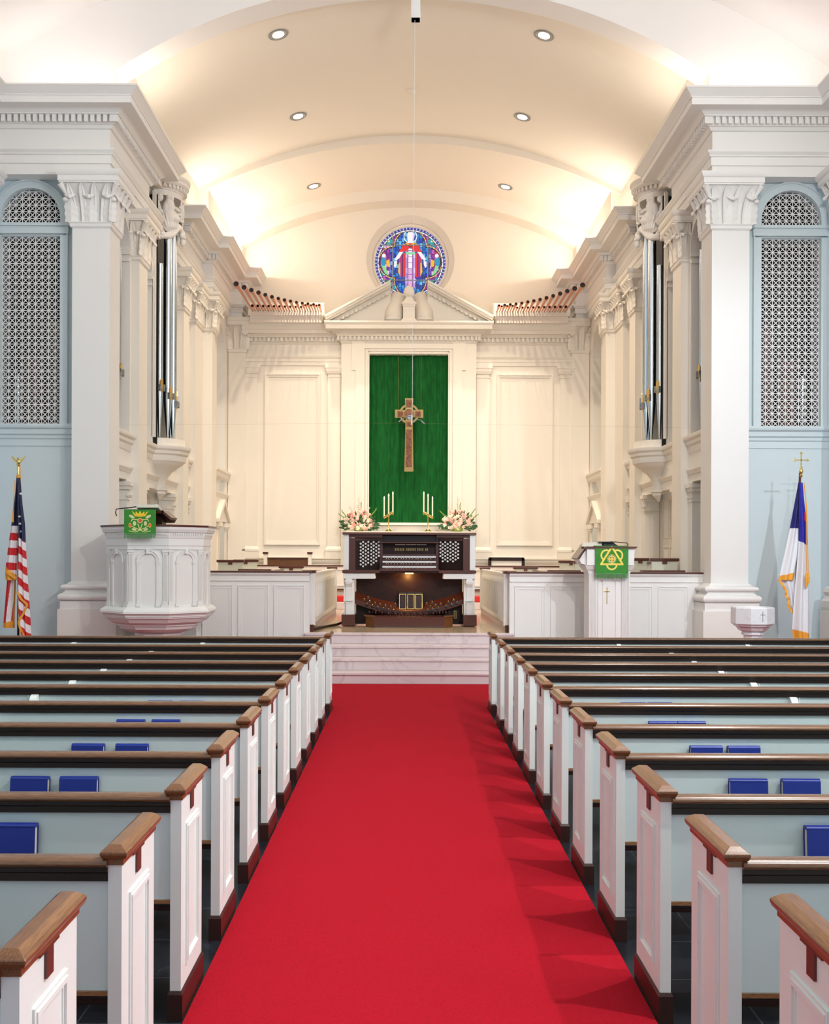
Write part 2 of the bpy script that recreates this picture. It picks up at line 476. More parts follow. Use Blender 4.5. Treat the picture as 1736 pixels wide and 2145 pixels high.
def dentils(mb, path, p0=0.09, p1=0.155, z0=8.265, z1=8.365, pitch=0.0925, w=0.058, skip=()):
    for i in range(len(path) - 1):
        if i in skip: continue
        a, b = Vector(path[i]), Vector(path[i+1]); d = (b - a); L = d.length; d.normalize(); n = Vector((-d.y, d.x))
        def turn(u, v): return u.x*v.y - u.y*v.x
        e0 = 0.0; e1 = L
        if i > 0:
            pd = (a - Vector(path[i-1])).normalized(); t = turn(pd, d); e0 = -p1 if t < 0 else p1
        if i < len(path) - 2:
            nd = (Vector(path[i+2]) - b).normalized(); t = turn(d, nd); e1 = L + p1 if t < 0 else L - p1
        k = max(1, int(round((e1 - e0) / pitch))); st = (e1 - e0) / k
        conv = i < len(path) - 2 and turn(d, (Vector(path[i+2]) - b).normalized()) < 0
        for j in range(k + (0 if conv else 1)):
            u = e0 + st * j
            c = a + d*u + n*((p0+p1)/2)
            if j in (0, k) : 
                c = a + d*(u + (w/2 if j == 0 else -w/2)) + n*((p0+p1)/2)
            mb.obox((c.x, c.y, (z0+z1)/2), (d.x*w/2, d.y*w/2, 0), (n.x*(p1-p0)/2, n.y*(p1-p0)/2, 0), (0, 0, (z1-z0)/2))
    return mb
for s in (-1, 1):
    mb = MB(); mb.sweep([(-0.25, 7.90)] + PROF[9:], PATH)
    PA = PROF[:9] + [(-0.25, 7.90)]
    mb.sweep(PA, PATH[:3] + [(4.5, 18.93)]); mb.sweep(PA, [(4.5, 20.07)] + PATH[7:])
    mb.box(4.5, 4.7, 18.1, 18.93, 7.90, 7.93); mb.box(4.5, 4.7, 20.07, 20.94, 7.90, 7.93)
    o = side(s, mb).build('trim_1' if s < 0 else 'trim_2', M['trim'])
    struct(o, 'white dentilled entablature running round the %s side' % SN[s])
    mb = MB(); dentils(mb, [(6.39, 13.0)] + PATH[1:])
    d = side(s, mb).build('dentil_row', M['trim'], o)

# attic walls standing on the cornices up to the vaults
for s in (-1, 1):
    mb = MB()
    mb.box(6.39, 6.6, -5, 15.9, 8.4, 9.3)
    mb.box(4.5, 4.75, 16.38, 22.4, 8.5, 9.66)
    mb.box(4.29, 4.75, 22.4, 25.2, 8.5, 9.68)
    mb.box(4.02, 4.75, 25.2, 25.75, 8.5, 9.5)
    struct(side(s, mb).build('wall_%s_attic' % SN[s], M['ceilc']))

# ------------------------------------------------------------------ front walls beside the chancel arch, with grille windows
GX, GW = 5.78, 0.455
for s in (-1, 1):
    mb = MB()
    pierced(mb, 'y', 16.0, 16.25, 5.0, 6.6, 0, 7.6, [dict(u0=GX-GW, u1=GX+GW, z0=3.83, z1=6.70), dict(u0=GX-GW, u1=GX+GW, z0=6.88, z1=6.96, arch=1)])
    wl = side(s, mb).build('wall_front_%s' % SN[s], M['blue']); struct(wl, 'pale blue-green wall behind the %s pier' % SN[s])
    # nave side wall
    mb = MB(); mb.box(6.39, 6.6, -5, 15.6, 0, 7.53)
    struct(side(s, mb).build('wall_%s' % SN[s], M['blue']), 'pale side wall of the nave')
    # grille window: frame, two lattices, dark chamber
    mb = MB()
    fr = [(0.0, 0), (0.0, 0.0)]
    def casing(x0, x1, z0, z1, w_, d_, y):
        mb.box(x0-w_, x0, y-d_, y, z0, z1); mb.box(x1, x1+w_, y-d_, y, z0, z1)
    casing(GX-GW, GX+GW, 3.83, 6.70, 0.10, 0.05, 16.0)
    casing(GX-GW-0.10, GX+GW+0.10, 3.83, 6.72, 0.02, 0.065, 16.0)
    mb.box(GX-GW-0.13, GX+GW+0.13, 15.93, 16.02, 6.72, 6.86)
    mb.box(GX-GW-0.16, GX+GW+0.16, 15.90, 16.02, 6.83, 6.875)
    # arch casing
    for (r0, r1, y0) in ((GW, GW+0.11, 15.95), (GW+0.10, GW+0.125, 15.93)):
        for i in range(32):
            t0, t1 = PI*i/32, PI*(i+1)/32
            mb.prism([(GX+r0*math.cos(t0), 6.96+r0*math.sin(t0)), (GX+r1*math.cos(t0), 6.96+r1*math.sin(t0)), (GX+r1*math.cos(t1), 6.96+r1*math.sin(t1)), (GX+r0*math.cos(t1), 6.96+r0*math.sin(t1))], 'y', y0, 16.0)
        mb.box(GX-r1, GX-r0, y0, 16.0, 6.875, 6.96); mb.box(GX+r0, GX+r1, y0, 16.0, 6.875, 6.96)
    root = side(s, mb).build('window_%d' % (1 if s < 0 else 2), M['blue']); struct(root, 'tall round-headed window filled with pale lattice, %s side' % SN[s])
    mb = MB()
    bw = 0.0052
    def bar(p, q, y=16.05):
        p, q = Vector(p), Vector(q); d = q - p; L = d.length
        if L < 0.01: return
        d.normalize(); n = Vector((-d.y, d.x)) * bw
        mb.obox(((p.x+q.x)/2, y, (p.y+q.y)/2), (d.x*L/2, 0, d.y*L/2), (0, 0.008, 0), (n.x, 0, n.y))
    c = 0.101
    def inside(x, z):
        if abs(x - GX) > GW + 1e-4: return False
        if z < 6.705: return z > 3.82
        if z < 6.875: return False
        return z < 6.96 or (x-GX)**2 + (z-6.96)**2 < (GW+0.02)**2
    nx = 9; nz1 = 28; cz = (6.70-3.83)/nz1
    x0g = GX - GW
    for i in range(nx + 1): bar((x0g + c*i, 3.83), (x0g + c*i, 6.70))
    for j in range(nz1 + 1): bar((x0g, 3.83+cz*j), (GX+GW, 3.83+cz*j))
    for i in range(nx):
        for j in range(nz1):
            x, z = x0g + c*i, 3.83 + cz*j
            bar((x, z), (x+c, z+cz), 16.052); bar((x, z+cz), (x+c, z), 16.048)
    # arched head lattice, clipped by the wall opening
    for i in range(nx + 1):
        x = x0g + c*i; h = math.sqrt(max(GW**2 - (x-GX)**2, 0)); bar((x, 6.88), (x, 6.96 + h))
    for j in range(6):
        z = 6.88 + c*j; dz = z - 6.96
        h = GW if dz < 0 else math.sqrt(max(GW**2 - dz*dz, 0)); bar((GX-h, z), (GX+h, z))
    for i in range(nx):
        for j in range(6):
            x, z = x0g + c*i, 6.88 + c*j
            if all(inside(a_, b_) for a_, b_ in ((x, z+.01), (x+c, z+.01), (x+c/2, z+c/2))):
                for (p, q, yy) in (((x, z), (x+c, z+c), 16.052), ((x, z+c), (x+c, z), 16.048)):
                    if inside(*q) and inside(*p): bar(p, q, yy)
                    else: bar(((p[0]+q[0])/2, (p[1]+q[1])/2), (p if inside(*p) else q), yy)
            elif inside(x+c/2, z+c/2):
                for (p, q) in (((x, z), (x+c/2, z+c/2)), ((x+c, z), (x+c/2, z+c/2))):
                    if inside(*p): bar(p, q)
    side(s, mb).build('lattice', M['trim'], root)
    # chamber behind
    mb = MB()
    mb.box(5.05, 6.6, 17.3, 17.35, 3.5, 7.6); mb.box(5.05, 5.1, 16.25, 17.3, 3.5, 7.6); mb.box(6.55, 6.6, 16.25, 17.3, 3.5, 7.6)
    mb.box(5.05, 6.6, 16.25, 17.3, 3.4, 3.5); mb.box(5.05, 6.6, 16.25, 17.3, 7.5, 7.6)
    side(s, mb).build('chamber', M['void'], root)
    # sill moulding
    mb = MB()
    sp = [(-0.05, 3.60), (0.0, 3.60), (0.02, 3.62), (0.02, 3.66), (0.05, 3.68), (0.05, 3.75), (0.09, 3.77), (0.10, 3.80), (0.10, 3.83), (-0.05, 3.83)]
    mb.sweep(sp, [(6.4, 16.0), (5.0, 16.0)])
    mb.box(5.0, 6.4, 15.985, 16.0, 3.50, 3.56)
    struct(side(s, mb).build('trim_%d' % (3 if s < 0 else 4), M['blue']))
    # organ pipes glimpsed inside the chamber
    for k, (px_, py_, r_, z1_, mm) in enumerate(((5.5, 16.9, 0.12, 5.2, 'mahog'), (5.75, 17.0, 0.10, 5.6, 'mahog'), (6.0, 16.8, 0.13, 5.0, 'mahog'), (5.42, 16.6, 0.03, 6.4, 'tin'), (6.2, 16.6, 0.05, 4.7, 'tin'))):
        mb = MB()
        if mm == 'mahog': mb.box(px_-r_, px_+r_, py_-r_, py_+r_, 3.5, z1_)
        else: mb.lathe([(0.01, 3.5), (r_, 3.8), (r_, z1_)], (px_, py_, 0), 12)
        o = side(s, mb).build('chamber_pipe', M[mm], smooth=40)
        wh = ['square brown wooden pipe nearest the arch, shoulder high', 'tallest square brown wooden pipe', 'square brown wooden pipe farthest from the arch', 'long thin metal pipe reaching highest', 'short stout metal pipe'][k]
        tag(o, '%s, seen dimly behind the %s window lattice' % (wh, SN[s]), 'organ pipe', 'organ pipes behind the %s lattice' % SN[s])

# ------------------------------------------------------------------ capitals, pilasters
def leaf(mb, O, t, n, u, z0, h, hw, prof, tip=0.0, nseg=10, rows=7, flare=0, lobed=0):
    """curved leaf on a face: O origin 2D, t tangent, n normal, u centre along t"""
    rings = []
    for i in range(nseg + 1):
        f = i / nseg
        p, zz = prof(f)
        g = max(0, (f-.74)/.26)
        wd = hw * (0.90 + 0.10*math.sin(PI*f)) * math.sqrt(max(1 - g*g, 0.02))
        if lobed: wd *= 1 + 0.07*math.sin(f*30)
        uc = u + flare * f * f
        a = []; b = []
        for j in range(rows):
            q = -1 + 2*j/(rows-1)
            if lobed: bul = 0.020*(1-q*q) + 0.006*math.sin(f*30+1.5)*abs(q) + 0.010*(abs(q) < .1)
            else: bul = 0.006 + 0.016*q*q + 0.012*(abs(q) < .1)
            P = O + t*(uc + wd*q) + n*(p + bul)
            a.append((P.x, P.y, z0 + zz)); P2 = O + t*(uc + wd*q) + n*(p - 0.014); b.append((P2.x, P2.y, z0 + zz))
        rings.append(a + b[::-1])
    mb.loft(rings, closed=True)
def capital(mb, xa, xb, ya, yb, zb=6.81, wrap=None):
    rect = [(xb, ya), (xa, ya), (xa, yb), (xb, yb)]
    if wrap: rect = [(xb, wrap)] + rect
    mb.sweep([(-0.05, zb-0.075), (0.012, zb-0.07), (0.03, zb-0.05), (0.03, zb-0.01), (0.045, zb), (0.045, zb+0.015), (-0.05, zb+0.02)], rect)
    bell = [(-0.08, zb+0.0)]
    for i in range(9):
        f = i/8; bell.append((0.004 + 0.115*f**2.4, zb + 0.02 + 0.545*f))
    mb.sweep(bell + [(-0.08, zb + 0.565)], rect)
    ab = zb + 0.56
    mb.sweep([(-0.05, ab), (0.155, ab), (0.16, ab+0.02), (0.17, ab+0.025), (0.17, ab+0.10), (0.18, ab+0.105), (0.19, ab+0.12), (0.21, ab+0.16), (0.21, ab+0.185), (-0.05, ab+0.187)], rect)
    def up(f): return (0.014 + 0.145*f**2.3, 0.02 + 0.525*f)
    def lo(f):
        if f < 0.70: return (0.022 + 0.03*f, 0.34*f/0.70)
        g = (f - 0.70)/0.30; a = g*PI*1.15
        return (0.043 + 0.045*(1-math.cos(a)), 0.34 + 0.045*math.sin(a))
    fs = [(Vector((xa, ya)), Vector((1, 0)), Vector((0, -1)), xb - xa), (Vector((xa, ya)), Vector((0, 1)), Vector((-1, 0)), yb - ya)]
    for (O, t, n, L) in fs:
        k = max(1, round(L / 0.14))
        for i in range(k):
            u = (i + 0.5) / k * L
            leaf(mb, O, t, n, u, zb, 0.52, L/k*0.44, up, flare=(u/L-0.5)*0.22, nseg=14)
        k2 = max(1, round(L / 0.28))
        for i in range(k2 + 1):
            leaf(mb, O, t, n, i/k2*L, zb+0.01, 0.33, min(0.105, max(L/k2, .15)*0.42), lo, nseg=26, lobed=1)
    for (cx_, cy_, sx) in ((xa, ya, -1),) + (((xb, ya, 1),) if wrap else ()):
        mb.tube([(cx_+sx*0.01, cy_-0.01, zb+0.02), (cx_+sx*0.02, cy_-0.02, zb+0.25), (cx_+sx*0.06, cy_-0.06, zb+0.42), (cx_+sx*0.14, cy_-0.14, zb+0.55)], [0.025, 0.03, 0.035, 0.045], 12)
        mb.ball((cx_+sx*0.075, cy_-0.075, zb+0.33), 0.045, 0.045, 0.035)
# name, xa, xb, ya, yb, zfloor, faces, label
PIL = [('corner_pier', 4.5, 5.06, 15.7, 16.26, 0, 'tall square %s pier with leafy capital at the chancel arch'),
       ('pilaster', 4.5, 4.6395, 17.45, 18.0, H, 'leaf-capped pilaster on the %s chancel wall, first beyond the big pier'),
       ('pilaster', 4.5, 4.6395, 20.94, 21.44, H, 'leaf-capped pilaster on the %s chancel wall just beyond the organ pipe tower'),
       ('pilaster', 4.5, 4.6395, 22.1, 22.9, H, 'set-back pilaster on the %s chancel wall, wider half of the clustered pair'),
       ('pilaster', 4.29, 4.6, 22.905, 23.45, H, 'projecting pilaster on the %s chancel wall, nearer the altar of the clustered pair'),
       ('pilaster', 3.93, 4.35, 25.3, 25.39, H, 'leaf-capped corner pilaster beside the %s altar wall panel')]
for s in (-1, 1):
    for (nm, xa, xb, ya, yb, zf, lab) in PIL:
        root = thing(nm, lab % SN[s], 'pier' if nm == 'corner_pier' else 'pilaster', (s*(xa+xb)/2, (ya+yb)/2, zf))
        m_ = M['trim'] if nm == 'corner_pier' else M['trimc']
        mb = MB(); mb.box(xa, xb, ya, yb, zf, 6.8); side(s, mb).build('shaft', m_, root)
        mb = MB(); capital(mb, xa, xb, ya, yb, 6.80, wrap=15.99 if nm == 'corner_pier' else None); side(s, mb).build('capital', m_, root, smooth=35)
        if nm == 'corner_pier':
            rect = [(xa, ya), (xa, yb), (xb, yb), (xb, ya)]
            mb = MB()
            def tor(p, z0, z1, k=6):
                r = (z1-z0)/2
                return [(p - r + r*math.sin(PI*i/k) + 0, z0 + r - r*math.cos(PI*i/k)) for i in range(k+1)]
            prof = [(-0.1, 1.04), (0.125, 1.04), (0.125, 1.155)] + tor(0.155, 1.16, 1.275) + [(0.095, 1.285)] + [(0.07, 1.30), (0.068, 1.325)] + tor(0.12, 1.33, 1.40) + [(0.05, 1.41), (0.03, 1.43), (0.0, 1.45), (-0.1, 1.45)]
            mb.sweep(prof, rect, closed=True)
            side(s, mb).build('base', m_, root, smooth=40)
            mb = MB(); mb.sweep([(-0.1, 0.0), (0.155, 0.0), (0.155, 1.04), (-0.1, 1.04)], rect, closed=True)
            side(s, mb).build('plinth', M['cream'], root)
# near pilasters on the nave side walls, just inside the frame edge
for s in (-1, 1):
    root = thing('pilaster', 'pilaster of the %s nave wall just at the edge of view' % SN[s], 'pilaster', (s*6.31, 15.5, 0))
    mb = MB(); mb.box(6.26, 6.39, 15.0, 15.56, 0, 6.8); side(s, mb).build('shaft', M['trim'], root)
    mb = MB(); capital(mb, 6.26, 6.39, 15.0, 15.56, 6.8); side(s, mb).build('capital', M['trim'], root, smooth=35)
    mb = MB(); mb.box(6.13, 6.4, 14.85, 15.7, 0, 1.04)
    mb.sweep([(-0.1, 1.04), (0.10, 1.04), (0.12, 1.10), (0.12, 1.20), (0.07, 1.27), (0.10, 1.33), (0.08, 1.39), (0.0, 1.44), (-0.1, 1.44)], [(6.26, 15.0), (6.26, 15.56), (6.5, 15.56), (6.5, 15.0)], closed=True)
    side(s, mb).build('base', M['cream'], root)

# ------------------------------------------------------------------ chancel side walls
XW = 4.64
def ar(u0, u1, z0, zs): return dict(u0=u0, u1=u1, z0=z0, z1=zs, arch=1)
for s in (-1, 1):
    mb = MB()
    ops = [ar(16.40, 17.32, 3.83, 6.86), dict(u0=16.45, u1=17.25, z0=H, z1=3.08),
           ar(18.18, 18.86, 3.83, 6.86), dict(u0=18.95, u1=20.05, z0=3.80, z1=7.9), ar(20.14, 20.82, 3.83, 6.86),
           dict(u0=18.3, u1=20.62, z0=H, z1=3.05),
           ar(21.52, 22.02, 3.83, 6.80), dict(u0=21.55, u1=22.0, z0=H, z1=2.95),
           ]
    pierced(mb, 'x', XW, 4.92, 16.2, 22.2, 0, 7.9, ops)
    mbx = MB()
    pierced(mbx, 'x', 4.36, 4.6, 23.46, 25.7, 0, 8.5, [ar(23.65, 24.95, 3.3, 6.55)])
    mb.add(mbx.v, mbx.f)
    struct(side(s, mb).build('wall_chancel_%s' % SN[s], M['cream']), 'cream chancel side wall with arched openings, %s' % SN[s])
    # niche backs, organ chamber
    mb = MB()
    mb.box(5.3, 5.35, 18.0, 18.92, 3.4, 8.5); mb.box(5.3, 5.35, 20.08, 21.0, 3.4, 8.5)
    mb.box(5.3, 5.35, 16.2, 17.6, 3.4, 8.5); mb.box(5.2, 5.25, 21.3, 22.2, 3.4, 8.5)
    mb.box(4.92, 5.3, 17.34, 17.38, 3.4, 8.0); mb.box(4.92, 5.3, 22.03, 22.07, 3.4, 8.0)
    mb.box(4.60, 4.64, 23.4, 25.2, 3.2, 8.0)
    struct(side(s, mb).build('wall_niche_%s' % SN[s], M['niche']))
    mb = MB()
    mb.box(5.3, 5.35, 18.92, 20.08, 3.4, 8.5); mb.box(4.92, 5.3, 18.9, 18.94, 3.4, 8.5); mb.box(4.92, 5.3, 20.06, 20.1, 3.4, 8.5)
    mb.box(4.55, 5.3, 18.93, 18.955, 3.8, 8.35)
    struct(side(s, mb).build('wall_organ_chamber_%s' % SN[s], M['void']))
    # imposts, sills and door heads
    mb = MB()
    for (u0, u1, zi) in ((16.40, 17.32, 6.70), (18.18, 18.86, 6.70), (20.14, 20.82, 6.70), (21.52, 22.02, 6.64)):
        for y in (u0, u1):
            w_ = 0.05
            mb.box(XW-0.03, 4.95, y-w_, y+w_, zi+0.09, zi+0.15); mb.box(XW-0.015, 4.94, y-w_*.7, y+w_*.7, zi-0.02, zi+0.03)
    # archivolt rings
    for (u0, u1, zs) in ((16.40, 17.32, 6.86), (18.18, 18.86, 6.86), (20.14, 20.82, 6.86), (21.52, 22.02, 6.80)):
        c_, r_ = (u0+u1)/2, (u1-u0)/2
        for i in range(24):
            t0, t1 = PI*i/24, PI*(i+1)/24
            mb.prism([(c_+r_*math.cos(t0), zs+r_*math.sin(t0)), (c_+(r_+.07)*math.cos(t0), zs+(r_+.07)*math.sin(t0)), (c_+(r_+.07)*math.cos(t1), zs+(r_+.07)*math.sin(t1)), (c_+r_*math.cos(t1), zs+r_*math.sin(t1))], 'x', XW-0.02, XW)
        mb.box(XW-0.02, XW, u0-0.07, u0, 3.83, zs); mb.box(XW-0.02, XW, u1, u1+0.07, 3.83, zs)
    sill = [(-0.02, 3.56), (0.01, 3.56), (0.02, 3.60), (0.02, 3.66), (0.06, 3.69), (0.06, 3.74), (0.10, 3.77), (0.11, 3.80), (0.11, 3.83), (-0.02, 3.83)]
    head = [(-0.02, 3.20), (0.01, 3.20), (0.03, 3.24), (0.05, 3.27), (0.05, 3.30), (-0.02, 3.30)]
    tow = [(XW, 18.95), (4.42, 19.05), (4.24, 19.22), (4.16, 19.5), (4.24, 19.78), (4.42, 19.95), (XW, 20.05)]
    for seg in ([(XW, 16.26), (XW, 17.45)], [(XW, 18.0)] + tow + [(XW, 20.94)], [(XW, 21.44), (XW, 22.1)]):
        mb.sweep(sill, seg)
    for seg in ([(XW, 16.26), (XW, 17.45)], [(XW, 18.0), (XW, 20.94)], [(XW, 21.44), (XW, 22.1)], [(4.36, 23.45), (4.36, 25.3)]):
        mb.sweep(head, seg)
    mb.sweep(sill[:0] + [(-0.02, 2.98+.62), (0.02, 3.62), (0.05, 3.66), (0.05, 3.74), (0.09, 3.78), (0.09, 3.83), (-0.02, 3.83)], [(4.36, 23.45), (4.36, 25.3)])
    # door jamb capitals
    for (y, sg) in ((17.25, 1), (20.62, 1), (22.0, 1), (18.3, -1)):
        mb.sweep([(-0.02, 2.80), (0.0, 2.80), (0.015, 2.83), (-0.02, 2.83)], [(XW-.02, y-.03), (XW-.02, y+.22 if sg > 0 else y+.03)])
        mb.box(XW-0.07, 4.93, y-0.07, y+0.16, 2.98, 3.05); mb.box(XW-0.045, 4.93, y-0.045, y+0.14, 2.92, 2.98); mb.box(XW-0.03, 4.93, y-0.03, y+0.12, 2.75, 2.78)
    struct(side(s, mb).build('trim_%d' % (5 if s < 0 else 6), M['trimc'], smooth=30), 'cream arch and sill mouldings on the %s chancel wall' % SN[s])
    # corbel of the pipe tower
    root = thing('corbel', 'scrolled bracket under the %s pipe tower' % SN[s], 'corbel', (s*4.5, 19.5, 3.2))
    mb = MB(); mb.prism([(p[0], p[1]) for p in tow], 'z', 3.83, 3.97); mb.prism([(p[0] + (XW-p[0])*.02, p[1]) for p in tow], 'z', 3.6, 3.84)
    side(s, mb).build('ledge', M['trimc'], root)
    mb = MB()
    rings = []
    for (f, z) in ((1.0, 3.58), (0.95, 3.53), (0.75, 3.47), (0.5, 3.38), (0.33, 3.28), (0.25, 3.17), (0.22, 3.10)):
        rings.append([(XW - (XW-p[0])*f, 19.5 + (p[1]-19.5)*f, z) for p in tow])
    mb.loft(rings)
    rings = []
    for (f, z) in ((0.22, 3.10), (0.34, 3.08), (0.34, 3.04), (0.26, 3.02), (0.26, 2.98), (0.02, 2.86)):
        rings.append([(XW - (XW-p[0])*f, 19.5 + (p[1]-19.5)*f, z) for p in tow])
    mb.loft(rings)
    side(s, mb).build('console_bracket', M['trimc'], root, smooth=40)
    # panelled doors in the deep recess below
    root = thing('panelled_door', 'cream panelled double door in the recess under the %s pipe tower' % SN[s], 'door', (s*4.98, 19.4, H))
    mb = MB(); mb.box(4.98, 5.02, 18.2, 20.75, H, 3.1)
    mb.box(4.93, 5.0, 18.25, 18.35, H, 3.1); mb.box(4.93, 5.0, 20.6, 20.7, H, 3.1)
    side(s, mb).build('door_leaf', M['trimc'], root)
    mb = MB()
    for yy in (18.42, 18.98, 19.54, 20.10):
        for (z0, z1) in ((0.85, 1.05), (1.15, 2.05), (2.2, 2.95)):
            frame(mb, 'x', 4.965, 4.985, yy, yy+.46, z0, z1, .025)
    side(s, mb).build('door_panel', M['trimc'], root)
    # recess side doors
    mb = MB(); mb.box(5.1, 5.15, 16.3, 17.6, 0, 3.2); mb.box(5.1, 5.15, 21.3, 22.2, 0, 3.2)
    struct(side(s, mb).build('door_%d' % (1 if s < 0 else 2), M['niche']))
    # pedimented doorway near the altar
    root = thing('doorway', 'small pedimented doorway in the %s chancel wall near the altar' % SN[s], 'doorway', (s*4.3, 24.45, H))
    mb = MB()
    for y in (23.85, 24.85):
        mb.box(4.30, 4.355, y-0.11, y+0.11, H, 2.45); mb.box(4.27, 4.355, y-0.14, y+0.14, 2.45, 2.50); mb.box(4.24, 4.355, y-0.17, y+0.17, 2.50, 2.60)
    side(s, mb).build('door_pilaster', M['trimc'], root)
    mb = MB(); mb.box(4.33, 4.37, 23.96, 24.74, H, 2.5); side(s, mb).build('door_panel', M['niche'], root)
    mb = MB()
    for sg in (-1, 1):
        y0 = 24.35 + sg*0.75; y1 = 24.35
        mb.prism([(y0, 2.60), (y0, 2.68), (y1, 3.14), (y1, 3.04)], 'x', 4.24, 4.37)
    mb.prism([(23.65, 2.62), (25.05, 2.62), (24.35, 3.05)], 'x', 4.30, 4.37)
    side(s, mb).build('pediment', M['trimc'], root)

# ------------------------------------------------------------------ altar wall
YW = 25.7
WC = (0.03, 9.10)
mb = MB()
pierced(mb, 'y', YW, YW+0.6, -4.6, 4.6, 0, 10.5, [dict(u0=WC[0]-1.08, u1=WC[0]+1.08, z0=WC[1], z1=WC[1], circle=1)], n=48)
struct(mb.build('wall_back', M['ceilc']), 'cream altar wall with the round window')
mb = MB()
mb.lathe([(1.08, 0.0), (0.95, 0.22), (0.95, 0.25), (0.93, 0.25), (0.93, 0.23), (0.90, 0.23), (0.872, 0.27), (0.872, 0.34), (1.09, 0.34), (1.09, 0.0)], (WC[0], YW, WC[1]), 72, 'y', cap=False)
wfr = mb.build('window_3', M['ceilc'], smooth=30); struct(wfr, 'round stained glass window above the altar')

# painted-grid meshes: colour is part of the cloth or glass itself
def grid_mesh(name, mat_, nu, nv, pos, colf, parent=None, thick=0.0):
    vs = []; fs = []; cols = []
    for j in range(nv + 1):
        for i in range(nu + 1): vs.append(Vector(pos(i/nu, j/nv)))
    for j in range(nv):
        for i in range(nu):
            c = colf((i+.5)/nu, (j+.5)/nv)
            if c is None: continue
            a = j*(nu+1)+i
            fs.append((a, a+1, a+nu+2, a+nu+1)); cols.append(c)
    org = WL(parent) if parent is not None else Vector((sum(v.x for v in vs)/len(vs), sum(v.y for v in vs)/len(vs), min(v.z for v in vs)))
    me = bpy.data.meshes.new(name)
    me.from_pydata([tuple(v - org) for v in vs], [], fs)
    me.materials.append(mat_)
    at = me.color_attributes.new('weave', 'FLOAT_COLOR', 'CORNER')
    buf = []
    for p, c in zip(me.polygons, cols):
        for _ in range(p.loop_total): buf += [c[0], c[1], c[2], 1.0]
    at.data.foreach_set('color', buf)
    o = bpy.data.objects.new(name, me); COL.objects.link(o)
    if parent is not None: o.parent = parent
    else: o.location = org
    LOC[o.name] = org
    if thick:
        sm = o.modifiers.new('thick', 'SOLIDIFY'); sm.thickness = thick; sm.offset = 0
    return o
def hsh(*a):
    x = math.sin(sum((i+1)*12.9898*v for i, v in enumerate(a))) * 43758.5453
    return x - math.floor(x)
def inpoly(x, y, P):
    c = False; j = len(P) - 1
    for i in range(len(P)):
        if (P[i][1] > y) != (P[j][1] > y) and x < (P[j][0]-P[i][0])*(y-P[i][1])/(P[j][1]-P[i][1])+P[i][0]: c = not c
        j = i
    return c
def dseg(x, y, a, b):
    px_, py_ = b[0]-a[0], b[1]-a[1]; t = ((x-a[0])*px_+(y-a[1])*py_)/(px_*px_+py_*py_); t = max(0, min(1, t))
    return math.hypot(x-a[0]-t*px_, y-a[1]-t*py_)
LEAD = (0.004, 0.004, 0.02)
BL = [(0.0, 0.03, 0.50), (0.0, 0.08, 0.62), (0.0, 0.22, 0.68), (0.0, 0.13, 0.60), (0.0, 0.04, 0.32), (0.0, 0.05, 0.50), (0.0, 0.30, 0.70), (0.12, 0.50, 0.85)]
MG = [(0.30, 0.01, 0.35), (0.45, 0.02, 0.22), (0.55, 0.10, 0.45), (0.18, 0.01, 0.30)]
def cells(x, y, n, pal, key, gap=0.12):
    i, j = math.floor(x*n), math.floor(y*n*0.7 + hsh(math.floor(x*n), key)*3)
    fx, fy = x*n - i, y*n*0.7 + hsh(i, key)*3 - j
    if fx < gap or fy < gap: return LEAD
    c = pal[int(hsh(i, j, key) * len(pal)) % len(pal)]
    g = 0.75 + 0.5*fx
    return (c[0]*g, c[1]*g, c[2]*g)
